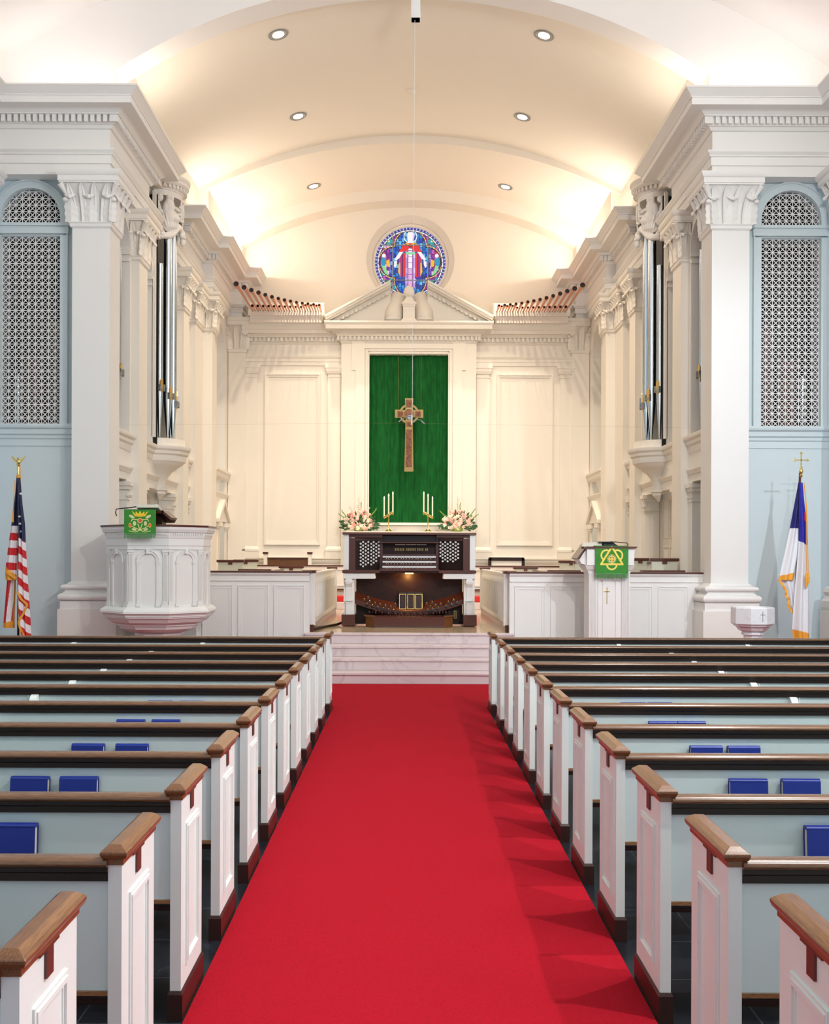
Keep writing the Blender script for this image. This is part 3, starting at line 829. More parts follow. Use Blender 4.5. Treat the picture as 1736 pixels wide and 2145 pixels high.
def sg(u, v):
    x, y = u*2-1, 1 - v*2
    r = math.hypot(x, y); a = math.atan2(y, x)
    if r > 1: return None
    if r > 0.985: return LEAD
    if r > 0.93:
        k = (a/(2*PI)*64) % 1
        return (0.55, 0.75, 1.0) if (k < 0.25) else ((0.02, 0.03, 0.30) if int(a/(2*PI)*64) % 3 else (0.12, 0.03, 0.4))
    if r > 0.915: return LEAD
    if r > 0.885: return LEAD if (a/(2*PI)*40) % 1 < 0.12 else (1.0, 0.97, 1.0)
    if r > 0.87: return LEAD
    ax = abs(x)
    # central figure in a robe and red mantle
    if inpoly(x, y, [(-.085, .64), (-.10, .78), (-.05, .87), (.05, .87), (.13, .80), (.085, .64), (.06, .58), (-.06, .58)]):
        return (1.0, 0.93, 0.92) if ax < .07 or y > .8 else (0.75, 0.6, 0.85)
    if (x)**2 + (y-.74)**2 < .19**2 and (x)**2 + (y-.74)**2 > .165**2: return (0.9, 1.0, 1.0)
    if inpoly(x, y, [(-.10, .57), (.10, .57), (.20, .52), (.32, .30), (.12, .32), (.0, .44), (-.12, .32), (-.32, .30), (-.20, .52)]):
        if abs(y - .44 - .12*math.sin(ax*6)) < .012: return LEAD
        return (0.95, 0.45, 0.02) if y > .50 and ax > .05 else (0.85, 0.02, 0.02)
    for sx in (-1, 1):
        X = x*sx
        if inpoly(X, y, [(.20, .31), (.30, .31), (.44, .10), (.40, .06), (.30, .14)]): return (1.0, 0.92, 0.95)
        if inpoly(X, y, [(.37, .06), (.45, .04), (.46, -.10), (.42, -.14), (.38, -.06)]): return (1.0, 0.93, 0.93)
        if inpoly(X, y, [(.13, .28), (.30, .24), (.34, -.25), (.27, -.40), (.20, -.42), (.13, -.35)]):
            if X < .22: return (0.82, 0.02, 0.02) if abs(X-.21) > .008 else LEAD
            if X < .28: return (0.40, 0.01, 0.30)
            return (0.95, 0.55, 0.02) if y < 0 else (0.8, 0.04, 0.02)
    if inpoly(x, y, [(-.13, .40), (.13, .40), (.13, -.70), (-.13, -.70)]):
        if abs(y-.27) < .03: return (0.25, 0.75, 0.35)
        if ax < .055:
            if abs((y*6) % 1) < .10: return (0.2, 0.0, 0.2)
            return (1.0, 0.90, 0.97) if y > -.15 else (0.80, 0.45, 0.75)
        if abs(ax-.062) < .010 or abs(ax-.095) < .008: return (0.15, 0.0, 0.3)
        return (0.80, 0.70, 1.0) if (int(y*7) % 2) else (0.62, 0.35, 0.80)
    if inpoly(x, y, [(-.13, -.70), (.05, -.70), (.05, -.80), (-.13, -.80)]): return (0.6, 0.95, 0.95) if (x*30) % 1 > .3 else (0, .3, .4)
    # quatrefoil rims
    d = []
    for (cx_, cy_, rr) in ((0, .48, .42), (0, -.5, .42)):
        q = math.hypot(x-cx_, y-cy_)
        d.append((q - rr, math.atan2(y-cy_, x-cx_)))
    for sx in (-1, 1):
        q = math.hypot((x - sx*.46), (y-.02)/1.05); d.append((q - .40, math.atan2(y, x - sx*.46)))
    md = min(d, key=lambda t: t[0])
    if abs(md[0]) < .012: return LEAD
    if 0 < md[0] < .035:
        return (1.0, 0.55, 0.02) if (md[1]*5) % 1 < .6 else ((1.0, .97, .8) if (md[1]*5) % 1 < .85 else LEAD)
    if md[0] < 0:
        if ax > .56:      # kneeling side figures
            X = ax
            if (X-.74)**2 + (y-.20)**2 < .055**2: return (1.0, .9, .95)
            if inpoly(X, y, [(.68, .10), (.80, .16), (.83, .02), (.76, -.20), (.66, -.38), (.60, -.36), (.70, -.1)]): return (0.0, .32, .55) if y > -.08 else (0.25, .75, .30)
            if inpoly(X, y, [(.58, .10), (.68, .06), (.66, -.10), (.57, -.12)]): return (1.0, .50, .02)
            if inpoly(X, y, [(.78, .30), (.88, .20), (.84, .12), (.70, .28)]): return (.7, .03, .12)
            return cells(x, y, 12, MG + [(.35, .02, .5), (.8, .5, .9)], 3)
        return cells(x, y, 12, BL, 1, .14)
    # corners with small rosettes
    X, Y = ax, abs(y)
    q = math.hypot(X-.60, Y-.60)
    if q < .10:
        if q < .03: return (.9, .8, .2)
        return LEAD if (math.atan2(Y-.6, X-.6)*4/PI) % 1 < .15 else (0.0, .45, .50)
    if q < .12: return LEAD
    return cells(x + y*.3, y - x*.3, 11, MG + [(0.0, .35, .5), (.75, .45, .8), (.2, 0, .2)], 2)
M['glass'] = attr_mat('stained_glass', 0.3, emit=0.72)
RG = 0.885
grid_mesh('stained_glass', M['glass'], 300, 300, lambda u, v: (WC[0]+RG*(u*2-1), YW+0.30, WC[1]+RG*(1-2*v)), sg, wfr)
mb = MB()
for d_ in (-0.49, 0.49):
    hh = math.sqrt(1-d_*d_)*RG
    mb.box(WC[0]+d_*RG-.012, WC[0]+d_*RG+.012, YW+.27, YW+.30, WC[1]-hh, WC[1]+hh)
    mb.box(WC[0]-hh, WC[0]+hh, YW+.27, YW+.30, WC[1]+d_*RG-.010, WC[1]+d_*RG+.010)
mb.build('saddle_bar', M['grey'], wfr)

# screen (reredos) in front of the altar wall
YS = 25.4
root = thing('altar_screen', 'cream panelled screen with entablature covering the lower altar wall', 'screen wall', (0, YS, H))
mb = MB()
mb.box(-3.95, -1.60, YS, YS+0.28, H, 7.4); mb.box(1.60, 3.95, YS, YS+0.28, H, 7.4)
mb.box(-1.62, -0.95, YS-0.18, YS+0.28, H, 7.4); mb.box(0.95, 1.62, YS-0.18, YS+0.28, H, 7.4)
mb.box(-0.96, 0.96, YS-0.18, YS+0.28, 6.68, 7.4); mb.box(-0.96, 0.96, YS-0.18, YS+0.28, H, 2.63); mb.box(-1.0, 1.0, YS+0.10, YS+0.28, 2.5, 7.0)
mb.build('screen_body', M['trimc'], root)
def E(zs): return zs
EP = [(-0.1, 7.40), (0.0, 6.96)]
SP = [(-0.1, 6.94), (0.0, 6.94), (0.015, 6.96), (0.03, 6.99), (0.04, 6.995), (0.04, 7.10), (0.10, 7.105), (0.10, 7.12), (0.14, 7.17), (0.22, 7.18), (0.22, 7.26), (0.24, 7.27), (0.27, 7.33), (0.29, 7.36), (0.29, 7.40), (-0.1, 7.40)]
pth = [(4.0, YS), (1.62, YS), (1.62, YS-0.18), (-1.62, YS-0.18), (-1.62, YS), (-4.0, YS)]
mb = MB(); mb.sweep(SP, pth); dentils(mb, pth, 0.04, 0.095, 7.01, 7.10, 0.105, 0.06)
mb.build('entablature', M['trimc'], root)
mb = MB()
for s in (-1, 1):
    m2 = MB()
    A = [(-0.02, 6.44), (0.03, 6.44), (0.03, 6.52), (0.045, 6.53), (0.045, 6.60), (0.06, 6.61), (0.08, 6.65), (0.08, 6.67), (-0.02, 6.67)]
    m2.sweep(A, [(3.95, YS), (1.62, YS)])
    for (xa, xb) in ((1.64, 1.95), (3.65, 3.95)):
        m2.box(xa, xb, YS-0.05, YS, 2.07, 6.13)
        rect = [(xa, YS-.05), (xa, YS+.02), (xb, YS+.02), (xb, YS-.05)]
        m2.sweep([(-.01, 6.13), (0.0, 6.13), (0.015, 6.15), (0.0, 6.16), (0.0, 6.22), (0.03, 6.24), (0.05, 6.30), (0.055, 6.36), (0.07, 6.37), (0.07, 6.43), (-.01, 6.44)], rect, closed=True)
        m2.sweep([(-.01, 1.95), (0.05, 1.95), (0.05, 2.0), (0.03, 2.03), (0.0, 2.07), (-.01, 2.07)], rect, closed=True)
        m2.box(xa-.05, min(xb+.05, 3.93), YS-0.09, YS, 1.80, 1.95)
    # raised panel frame
    x0, x1, z0, z1 = 2.13, 3.48, 2.10, 6.24
    for (g, w_, d_) in ((0, .03, .05), (.03, .05, .025)): frame(m2, 'y', YS-d_, YS, x0+g, x1-g, z0+g, z1-g, w_)
    # dado rail and panels below
    m2.sweep([(-.02, 1.66), (0.02, 1.66), (0.05, 1.71), (0.05, 1.75), (0.09, 1.77), (0.09, 1.80), (-.02, 1.80)], [(3.95, YS), (1.62, YS)])
    m2.sweep([(-.02, H), (0.05, H), (0.05, H+.25), (0.02, H+.29), (-.02, H+.29)], [(3.95, YS), (1.62, YS)])
    side(s, m2).build('panel_moulding', M['trimc'], root)
mb = MB()
# eared frame round the curtain
for s in (-1, 1):
    m2 = MB()
    y1 = YS-0.18
    m2.box(1.06, 1.28, y1-0.03, y1, 2.3, 6.3); m2.box(1.06, 1.37, y1-0.03, y1, 6.3, 7.0)
    m2.box(0.945, 0.975, y1-0.05, y1+0.05, 2.55, 6.72); m2.box(0.98, 1.03, y1-0.035, y1, 2.5, 6.8)
    side(s, m2); mb.add(m2.v, m2.f)
mb.box(-1.06, 1.06, y1-0.03, y1, 6.82, 6.94); mb.box(-0.945, 0.945, y1-0.05, y1+0.05, 6.69, 6.72); mb.box(-0.98, 0.98, y1-.035, y1, 6.76, 6.80)
mb.box(-1.2, 1.2, y1-0.12, y1+.05, 2.58, 2.64); mb.box(-1.1, 1.1, y1-.04, y1, 2.40, 2.56)
mb.build('curtain_frame', M['trimc'], root)
# broken pediment
root = thing('pediment', 'broken triangular pediment over the green curtain', 'pediment', (0, YS-.3, 7.2))
mb = MB()
mb.box(-1.97, 1.97, YS-0.58, YS+.2, 7.22, 7.31); mb.prism([(YS-.58, 7.31), (YS-.62, 7.36), (YS-.62, 7.40), (YS+.2, 7.40), (YS+.2, 7.31)], 'x', -2.0, 2.0)
mb.build('base_cornice', M['trimc'], root)
for s in (-1, 1):
    mb = MB()
    m_ = 0.545
    def rake(a, b, y0, y1_):   # band between offsets a..b above the base line
        x0, x1 = 1.97, 0.44
        z0 = 7.40
        mb.prism([(x0, z0+a), (x1, z0+a+(x0-x1)*m_), (x1, z0+b+(x0-x1)*m_), (x0+.04, z0+b)], 'y', y0, y1_)
    rake(-0.10, 0.02, YS-0.30, YS+.2); rake(0.0, 0.04, YS-0.45, YS+.2); rake(0.03, 0.10, YS-0.55, YS+.2); rake(0.09, 0.13, YS-0.60, YS+.2)
    side(s, mb).build('raking_cornice', M['trimc'], root)
    for k in range(12):
        x = 1.70 - k*0.105; z = 7.40 + (1.97-x)*m_ - .13
        mb = MB(); mb.prism([(x, z), (x-.055, z+.03), (x-.055, z+.10), (x, z+.07)], 'y', YS-0.36, YS-.28)
        side(s, mb).build('dentil', M['trimc'], root)
    mb = MB(); mb.prism([(1.9, 7.38), (0.44, 7.38), (0.44, 8.15)], 'y', YS-0.25, YS+.2); side(s, mb).build('tympanum', M['trimc'], root)
    # fat rounded scroll ends
    mb = MB()
    mb.tube([(0.37, YS-.22, 7.49), (0.37, YS-.22, 7.51), (0.36, YS-.18, 7.65), (0.30, YS-.05, 7.98), (0.28, YS+.05, 8.08)], [0.17, 0.225, 0.235, 0.20, 0.19], 24)
    mb.ball((0.37, YS-.22, 7.50), 0.225, 0.225, 0.10, 24, 10)
    side(s, mb).build('rounded_scroll', M['trimc'], root, smooth=50)
mb = MB()
mb.box(-.14, .14, YS-.52, YS-.24, 7.46, 7.78); mb.loft([[(-.2,YS-.58,7.40),(.2,YS-.58,7.40),(.2,YS-.18,7.40),(-.2,YS-.18,7.40)], [(-.14,YS-.52,7.48),(.14,YS-.52,7.48),(.14,YS-.24,7.48),(-.14,YS-.24,7.48)]])
mb.box(-.155, .155, YS-.535, YS-.225, 7.76, 7.81); mb.box(-.175, .175, YS-.555, YS-.205, 7.81, 7.86)
mb.loft([[(-.15,YS-.53,7.86),(.15,YS-.53,7.86),(.15,YS-.23,7.86),(-.15,YS-.23,7.86)], [(-.085,YS-.46,7.95),(.085,YS-.46,7.95),(.085,YS-.30,7.95),(-.085,YS-.30,7.95)], [(-.06,YS-.44,8.02),(.06,YS-.44,8.02),(.06,YS-.32,8.02),(-.06,YS-.32,8.02)]])
mb.build('pedestal', M['trimc'], root)
mb = MB(); mb.lathe([(0.05, 8.0), (0.08, 8.01), (0.12, 8.05), (0.132, 8.10), (0.132, 8.15), (0.122, 8.165), (0.12, 8.18), (0.10, 8.23), (0.06, 8.27), (0.01, 8.29)], (0, YS-.38, 0), 20); mb.build('finial', M['trimc'], root, smooth=50)
# green curtain
root = thing('curtain', 'tall green damask curtain in the central frame behind the cross', 'curtain', (0, YS-.02, 2.6))
mb = MB()
n_ = 90; rings = []
vs = []
for j in range(2):
    z = 2.62 if j == 0 else 6.72
    vs.append([(-.955 + 1.91*i/n_, YS-.06 + .018*math.sin(i*.9) * (1 if hsh(i//9, 3) > .3 else .2) + .02*math.sin(i*.17), z) for i in range(n_+1)] + [(-.955 + 1.91*i/n_, YS+.0, z) for i in range(n_, -1, -1)])
mb.loft(vs); mb.build('cloth', M['damask'], root, smooth=60)
# ------------------------------------------------------------------ pews
PX = 0.947
ZN = [2.41] + [3.28 + 0.872*i for i in range(10)]
def pew_end(mb, x0, x1, y0, y1, z1): mb.box(x0, x1, y0, y1, 0.0, z1)
def make_pew(s, front=False):
    """built at y = 0 (near face of the end panel), aisle side at x = s*PX"""
    root = thing('pew', '-', 'pew', (s*PX, 0, 0))
    L = 4.75
    mb = MB(); mb.box(PX, PX+0.043, 0.0, 0.42, 0.10, 0.875)
    e = side(s, mb).build('end_panel', M['pewend'], root)
    mb = MB()        # raised mouldings on the aisle face
    a0, a1, b0, b1 = 0.085, 0.335, 0.19, 0.76
    for (g, w_, d_) in ((0, 0.012, 0.006), (0.012, 0.014, 0.010), (0.026, 0.010, 0.003)): frame(mb, 'x', PX-d_, PX, a0+g, a1-g, b0+g, b1-g, w_)
    side(s, mb).build('panel_moulding', M['pewend'], e)
    mb = MB()
    x0, x1 = PX-0.012, PX+0.055
    def ring(o, z, ex=0.0): return [(x0-o, -0.012-o-ex, z), (x1+o, -0.012-o-ex, z), (x1+o, 0.432+o, z), (x0-o, 0.432+o, z)]
    mb.loft([ring(-0.006, 0.873), ring(-0.006, 0.893), ring(0.004, 0.896), ring(0.009, 0.908), ring(0.009, 0.916), ring(0.0, 0.924), ring(-0.016, 0.936)])
    side(s, mb).build('end_cap', M['capwood'], root, bevel=0.002)
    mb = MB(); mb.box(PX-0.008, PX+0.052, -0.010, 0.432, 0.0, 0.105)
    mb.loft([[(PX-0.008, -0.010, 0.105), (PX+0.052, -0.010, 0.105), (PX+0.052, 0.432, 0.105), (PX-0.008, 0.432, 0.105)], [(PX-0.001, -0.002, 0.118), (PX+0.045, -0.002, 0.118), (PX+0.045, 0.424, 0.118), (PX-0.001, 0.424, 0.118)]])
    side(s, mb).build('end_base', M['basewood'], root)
    mb = MB(); mb.box(PX-0.007, PX, 0.165, 0.215, 0.800, 0.875); mb.box(PX-0.0065, PX, 0.12, 0.26, 0.868, 0.876)
    side(s, mb).build('number_plate', M['plate'], root)
    xa, xb = PX+0.043, PX+L
    mb = MB(); mb.box(xa, xb, 0.012, 0.04, 0.47 if not front else 0.05, 0.84)
    bk = side(s, mb).build('backrest', M['pew'], root)
    # top rail: rounded wooden cap over a moulded band with its shade painted in
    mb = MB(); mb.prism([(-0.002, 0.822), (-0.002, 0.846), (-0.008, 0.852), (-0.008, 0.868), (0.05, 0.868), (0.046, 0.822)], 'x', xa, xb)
    side(s, mb).build('rail_band', M['railshade'], root)
    pr = [(0.0, 0.866), (-0.014, 0.868), (-0.020, 0.874), (-0.020, 0.881), (-0.010, 0.891), (0.006, 0.896), (0.040, 0.896), (0.055, 0.891), (0.060, 0.882), (0.060, 0.876), (0.050, 0.866)]
    mb = MB(); mb.prism([(y, z) for y, z in pr], 'x', xa, xb)
    side(s, mb).build('top_rail', M['oaky'], root, smooth=50)
    if not front:
        mb = MB(); mb.box(xa, xb, 0.012, 0.40, 0.43, 0.455); side(s, mb).build('seat', M['darkwood'], root, bevel=0.004)
        mb = MB(); mb.box(xa, xb, 0.002, 0.011, 0.462, 0.476); side(s, mb).build('seat_edging', M['oak'], root)
        mb = MB()
        for x in (PX+1.6, PX+3.3): mb.box(x, x+0.04, 0.03, 0.38, 0.0, 0.43)
        side(s, mb).build('seat_support', M['darkwood'], root)
        mb = MB()      # book rack across the back
        mb.box(PX+0.40, PX+1.10, -0.065, 0.012, 0.545, 0.557); mb.box(PX+0.40, PX+1.10, -0.07, -0.062, 0.545, 0.63)
        mb.box(PX+0.40, PX+0.41, -0.065, 0.012, 0.545, 0.63); mb.box(PX+1.09, PX+1.10, -0.065, 0.012, 0.545, 0.63)
        side(s, mb).build('book_rack', M['oak'], root)
        brs = (PX+1.78,)
    else:
        brs = (PX+1.45, PX+2.95)
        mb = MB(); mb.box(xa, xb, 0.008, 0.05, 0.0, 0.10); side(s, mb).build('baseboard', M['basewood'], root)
    for k, bxx in enumerate(brs):      # rounded bracket on the back
        mb = MB()
        arcp = [(0.012, 0.50)] + [(0.012 - 0.075*math.sin(PI*i/16), 0.74 + 0.075*math.cos(PI*i/16)*1.0) for i in range(0, 9)][::-1] + [(0.012, 0.815)]
        mb.prism([(0.011, 0.50), (-0.06, 0.56)] + [(-0.008-0.055*math.cos(PI*i/16), 0.765+0.06*math.sin(PI*i/16)) for i in range(9)] + [(0.011, 0.826)], 'x', bxx, bxx+0.05)
        mb.box(bxx+0.075, bxx+0.083, 0.004, 0.013, 0.48, 0.83)
        side(s, mb).build('bracket', M['pewend'], root)
    index_kids(root)
    return root
ORD = ['nearest', 'second-nearest', 'third', 'fourth', 'fifth', 'sixth', 'seventh', 'eighth', 'ninth', 'tenth', 'eleventh']
for s in (-1, 1):
    proto = make_pew(s)
    for i, y in enumerate(ZN):
        o = proto if i == 0 else copy_tree(proto)
        o.location = (s*PX, y, 0)
        o['category'] = 'pew'; o['group'] = 'pews left of the aisle' if s < 0 else 'pews right of the aisle'
        o['label'] = '%s pew from the camera on the %s of the red aisle, white with oak rail' % (ORD[i], SN[s])
    LOC[proto.name] = Vector((s*PX, ZN[0], 0))
    fr = make_pew(s, True)
    fr.name = 'pew_screen'
    fr.location = (s*PX, 12.25, 0)
    tag(fr, 'front pew screen with oak rail on the %s, nearest the steps' % SN[s], 'pew screen', 'front pew screens')

# hymnals in the racks
def make_hymnal():
    root = thing('hymnal', '-', 'book', (0, 0, 0))
    mb = MB()
    w_, h_, t = 0.089, 0.215, 0.042
    mb.box(-w_, w_, -t/2, -t/2+0.004, 0, h_); mb.box(-w_, w_, t/2-0.004, t/2, 0, h_)
    top = [(-t/2, h_-0.004)] + [(-t/2*math.cos(PI*i/8), h_ + 0.012*math.sin(PI*i/8)) for i in range(9)] + [(t/2, h_-0.004)]
    mb.prism(top, 'x', -w_, w_)
    mb.build('cover', M['bluebook'], root, smooth=40)
    mb = MB(); mb.box(-w_+0.005, w_-0.005, -t/2+0.004, t/2-0.004, 0.006, h_-0.003); mb.build('page_block', M['pages'], root)
    index_kids(root)
    return root
hp = make_hymnal(); first = True
HB = {-1: {2: [-1.60], 3: [-1.848, -1.615], 4: [-1.835, -1.590], 5: [-1.825, -1.600], 6: [-1.84, -1.61]},
      1: {2: [1.60], 3: [1.57, 1.82], 4: [1.62, 1.83], 5: [1.59, 1.775], 6: [1.590, 1.785]}}
rown = {2: 'third', 3: 'fourth', 4: 'fifth', 5: 'sixth', 6: 'seventh'}
for s in (-1, 1):
    for r, xs in HB[s].items():
        for k, x in enumerate(xs):
            o = hp if first else copy_tree(hp); first = False
            o.location = (x, ZN[r] - 0.033, 0.560); o.rotation_euler = (R(-4), 0, R(rnd.uniform(-1.5, 1.5)))
            o['category'] = 'book'; o['group'] = 'blue hymnals in the pew racks'
            which = '' if len(xs) == 1 else (('left ' if k == 0 else 'right '))
            o['label'] = '%sblue hymnal racked on the back of the %s pew, %s block' % (which, rown[r], SN[s])
# ------------------------------------------------------------------ choir parapets and stalls
for s in (-1, 1):
    root = thing('parapet', 'white panelled parapet with dark wood coping, %s of the steps' % SN[s], 'parapet', (s*3.0, 16.15, 0))
    x0, x1 = 1.535, 4.50
    mb = MB(); mb.box(x0, x1, 16.13, 16.22, 0, 1.565)
    mb.sweep([(-0.02, 1.44), (0.005, 1.44), (0.015, 1.455), (0.015, 1.465), (0.005, 1.47), (0.005, 1.53), (0.015, 1.535), (0.035, 1.56), (0.04, 1.58), (-0.02, 1.58)], [(x1, 16.13), (x0, 16.13)])
    side(s, mb).build('parapet_wall', M['joinery'], root)
    for k in range(5):
        a = 1.615 + k*0.55
        mb = MB()
        xa, xb, za, zb = a, a+0.465, 0.25, 1.39
        for (g, w_, d_) in ((0, 0.014, 0.016), (0.014, 0.04, 0.007)): frame(mb, 'y', 16.13-d_, 16.13, xa+g, xb-g, za+g, zb-g, w_)
        side(s, mb).build('panel', M['joinery'], root)
    mb = MB(); mb.box(x0-0.03, x1, 16.08, 16.26, 1.58, 1.607); side(s, mb).build('coping', M['mahog'], root, bevel=0.004)
    # stall front along the choir aisle
    root = thing('choir_stall_front', 'cream arcaded choir stall front with brown base, %s of the organ console' % SN[s], 'choir stall', (s*1.55, 19, H))
    mb = MB(); mb.box(1.50, 1.56, 16.35, 21.4, H+0.1, 1.56)
    side(s, mb).build('front_panel', M['joinery'], root)
    mb = MB(); mb.box(1.46, 1.60, 16.27, 16.36, H+0.1, 1.575); side(s, mb).build('end_post', M['joinery'], root)
    mb = MB(); mb.box(1.46, 1.60, 21.38, 21.47, H+0.1, 1.575); side(s, mb).build('end_post', M['joinery'], root)
    mb = MB(); mb.box(1.45, 1.66, 16.25, 16.40, 1.575, 1.615); side(s, mb).build('post_cap', M['mahog'], root, bevel=0.004)
    mb = MB(); mb.box(1.45, 1.66, 21.35, 21.50, 1.575, 1.615); side(s, mb).build('post_cap', M['mahog'], root, bevel=0.004)
    mb = MB(); mb.box(1.48, 1.58, 16.25, 21.49, H, H+0.11); side(s, mb).build('base_rail', M['mahog'], root)
    mb = MB(); mb.box(1.48, 1.58, 16.36, 21.38, 1.555, 1.58); side(s, mb).build('top_moulding', M['joinery'], root)
    mb = MB()
    n_ = 22
    for k in range(n_):
        y = 16.5 + k*(4.75/n_)
        mb.box(1.480, 1.50, y, y+0.055, H+0.2, 1.40)
        # little arch between the uprights
        yc, rr = y + 0.055 + 0.081, 0.081
        for i in range(8):
            t0, t1 = PI*i/8, PI*(i+1)/8
            mb.prism([(yc+rr*math.cos(t0), 1.34+rr*math.sin(t0)), (yc+rr*math.cos(t0), 1.46), (yc+rr*math.cos(t1), 1.46), (yc+rr*math.cos(t1), 1.34+rr*math.sin(t1))], 'x', 1.485, 1.50)
    side(s, mb).build('arcade', M['joinery'], root)
    # choir pews behind
    for (nm, xa, xb, ya, yb, zt, lab) in (('choir_pew', 2.26, 2.80, 17.2, 22.7, 1.62, 'long choir pew with dark caps, first row behind the %s stall front'),
                                          ('choir_pew', 3.24, 3.78, 20.7, 22.7, 1.755, 'short raised choir pew at the altar end of the %s choir'),
                                          ('choir_pew', 3.98, 4.46, 17.4, 19.2, 1.82, 'highest choir pew against the %s wall, end panel facing the nave')):
        root = thing(nm, lab % SN[s], 'choir pew', (s*(xa+xb)/2, (ya+yb)/2, H), 'choir pews')
        for y in (ya, yb):
            mb = MB(); mb.box(xa+.03, xb-.03, y-0.03, y+0.03, H, zt-0.05)
            mb.box(xa+.09, xb-.09, y-0.04, y-0.03, zt-0.55, zt-0.17)
            e = side(s, mb).build('end_panel', M['sage'], root)
            mb = MB(); mb.box(xa, xb, y-0.05, y+0.05, zt-0.05, zt); side(s, mb).build('end_cap', M['mahog'], e, bevel=0.006)
            mb = MB(); mb.box((xa+xb)/2-.04, (xa+xb)/2+.04, y-0.045, y-.03, zt-0.095, zt-.05); side(s, mb).build('number_plate', M['plate'], e)
        mb = MB(); mb.box(xb-.10, xb-.06, ya, yb, H+.3, zt-.10); side(s, mb).build('backrest', M['joinery'], root)
        mb = MB(); mb.box(xb-.12, xb-.04, ya, yb, zt-.10, zt-.07); side(s, mb).build('top_rail', M['mahog'], root)
        mb = MB(); mb.box(xa+.03, xb-.08, ya, yb, H+.40, H+.44); side(s, mb).build('seat', M['oak'], root)
    # low music desk rail tops just behind the parapet
    root = thing('music_desk', 'low brown music desk top just behind the %s parapet' % SN[s], 'music desk', (s*3.9, 16.7, H))
    mb = MB(); mb.box(3.68 if s > 0 else 3.6, 4.36, 16.60, 16.78, 1.60, 1.63); side(s, mb).build('desk_top', M['mahog'], root)
    mb = MB(); mb.box(3.75, 4.3, 16.66, 16.72, H, 1.60); side(s, mb).build('desk_front', M['joinery'], root)

# communion rail, kneeler, sanctuary step
mb = MB(); mb.box(-4.2, 4.2, 23.1, 23.42, H, H+0.16); o = mb.build('sanctuary_step', M['stepmarble'], bevel=.01)
tag(o, 'low marble step before the altar rail beyond the organ console', 'step')
for s in (-1, 1):
    root = thing('kneeler', 'long red kneeling cushion at the altar rail, %s side' % SN[s], 'cushion', (s*2.0, 23.27, H+.16), 'kneelers')
    mb = MB(); mb.box(0.9, 3.4, 23.17, 23.38, H+.16, H+.30); side(s, mb).build('cushion', M['red'], root, bevel=.03)
    root = thing('altar_rail', 'white panelled altar rail with thin brown cap, %s half' % SN[s], 'altar rail', (s*2.2, 24.0, H), 'altar rails')
    mb = MB(); mb.box(0.9, 3.7, 23.95, 24.05, H+.02, 1.60); mb.box(0.9, 3.7, 23.93, 23.95, 1.15, 1.18); mb.box(0.9, 3.7, 23.92, 23.95, 1.52, 1.60)
    side(s, mb).build('rail_panel', M['trimc'], root)
    mb = MB(); mb.box(0.88, 3.72, 23.90, 24.10, 1.60, 1.63); side(s, mb).build('rail_cap', M['mahog'], root)
    mb = MB(); mb.box(1.0, 3.6, 23.8, 23.95, H+.40, H+.43); side(s, mb).build('rail_shelf', M['mahog'], root)
# bench and chair behind the rail
root = thing('sanctuary_bench', 'brown backed bench with white posts against the left altar wall', 'bench', (-2.83, 24.9, H))
mb = MB(); mb.box(-3.33, -2.36, 24.93, 24.97, 1.0, 1.78); mb.build('backrest', M['oaky'], root)
for x in (-3.38, -2.33):
    mb = MB(); mb.box(x-.04, x+.04, 24.86, 25.0, H, 1.88); p = mb.build('post', M['trimc'], root)
    mb = MB(); mb.box(x-.06, x+.06, 24.84, 25.02, 1.88, 1.93); mb.build('post_cap', M['mahog'], p)
mb = MB(); mb.box(-3.38, -2.33, 24.90, 25.0, 1.77, 1.80); mb.build('back_rail', M['mahog'], root)
mb = MB(); mb.box(-3.35, -2.35, 24.5, 24.93, 1.08, 1.12); mb.build('seat', M['oak'], root)
root = thing('sanctuary_chair', 'wide chair with dark framed cream back against the right altar wall', 'chair', (2.33, 24.9, H))
mb = MB(); mb.box(1.96, 2.70, 24.9, 24.96, 1.0, 1.74); mb.build('back_cushion', M['cream'], root)
mb = MB(); mb.box(1.90, 1.97, 24.86, 25.0, H, 1.80); mb.box(2.69, 2.76, 24.86, 25.0, H, 1.80); mb.box(1.92, 2.74, 24.86, 25.0, 1.74, 1.82); mb.build('back_frame', M['darkwood'], root)
mb = MB(); mb.box(1.95, 2.72, 24.4, 24.9, 1.05, 1.13); mb.build('seat', M['cream'], root)
# altar with its gradine
root = thing('altar', 'white altar block behind the organ console carrying flowers and candles', 'altar', (0, 24.75, H))
mb = MB(); mb.box(-1.42, 1.42, 24.62, 25.05, H, 2.36); mb.box(-1.46, 1.46, 24.58, 25.08, 2.36, 2.42); mb.build('altar_body', M['trimc'], root)
AT = 2.42

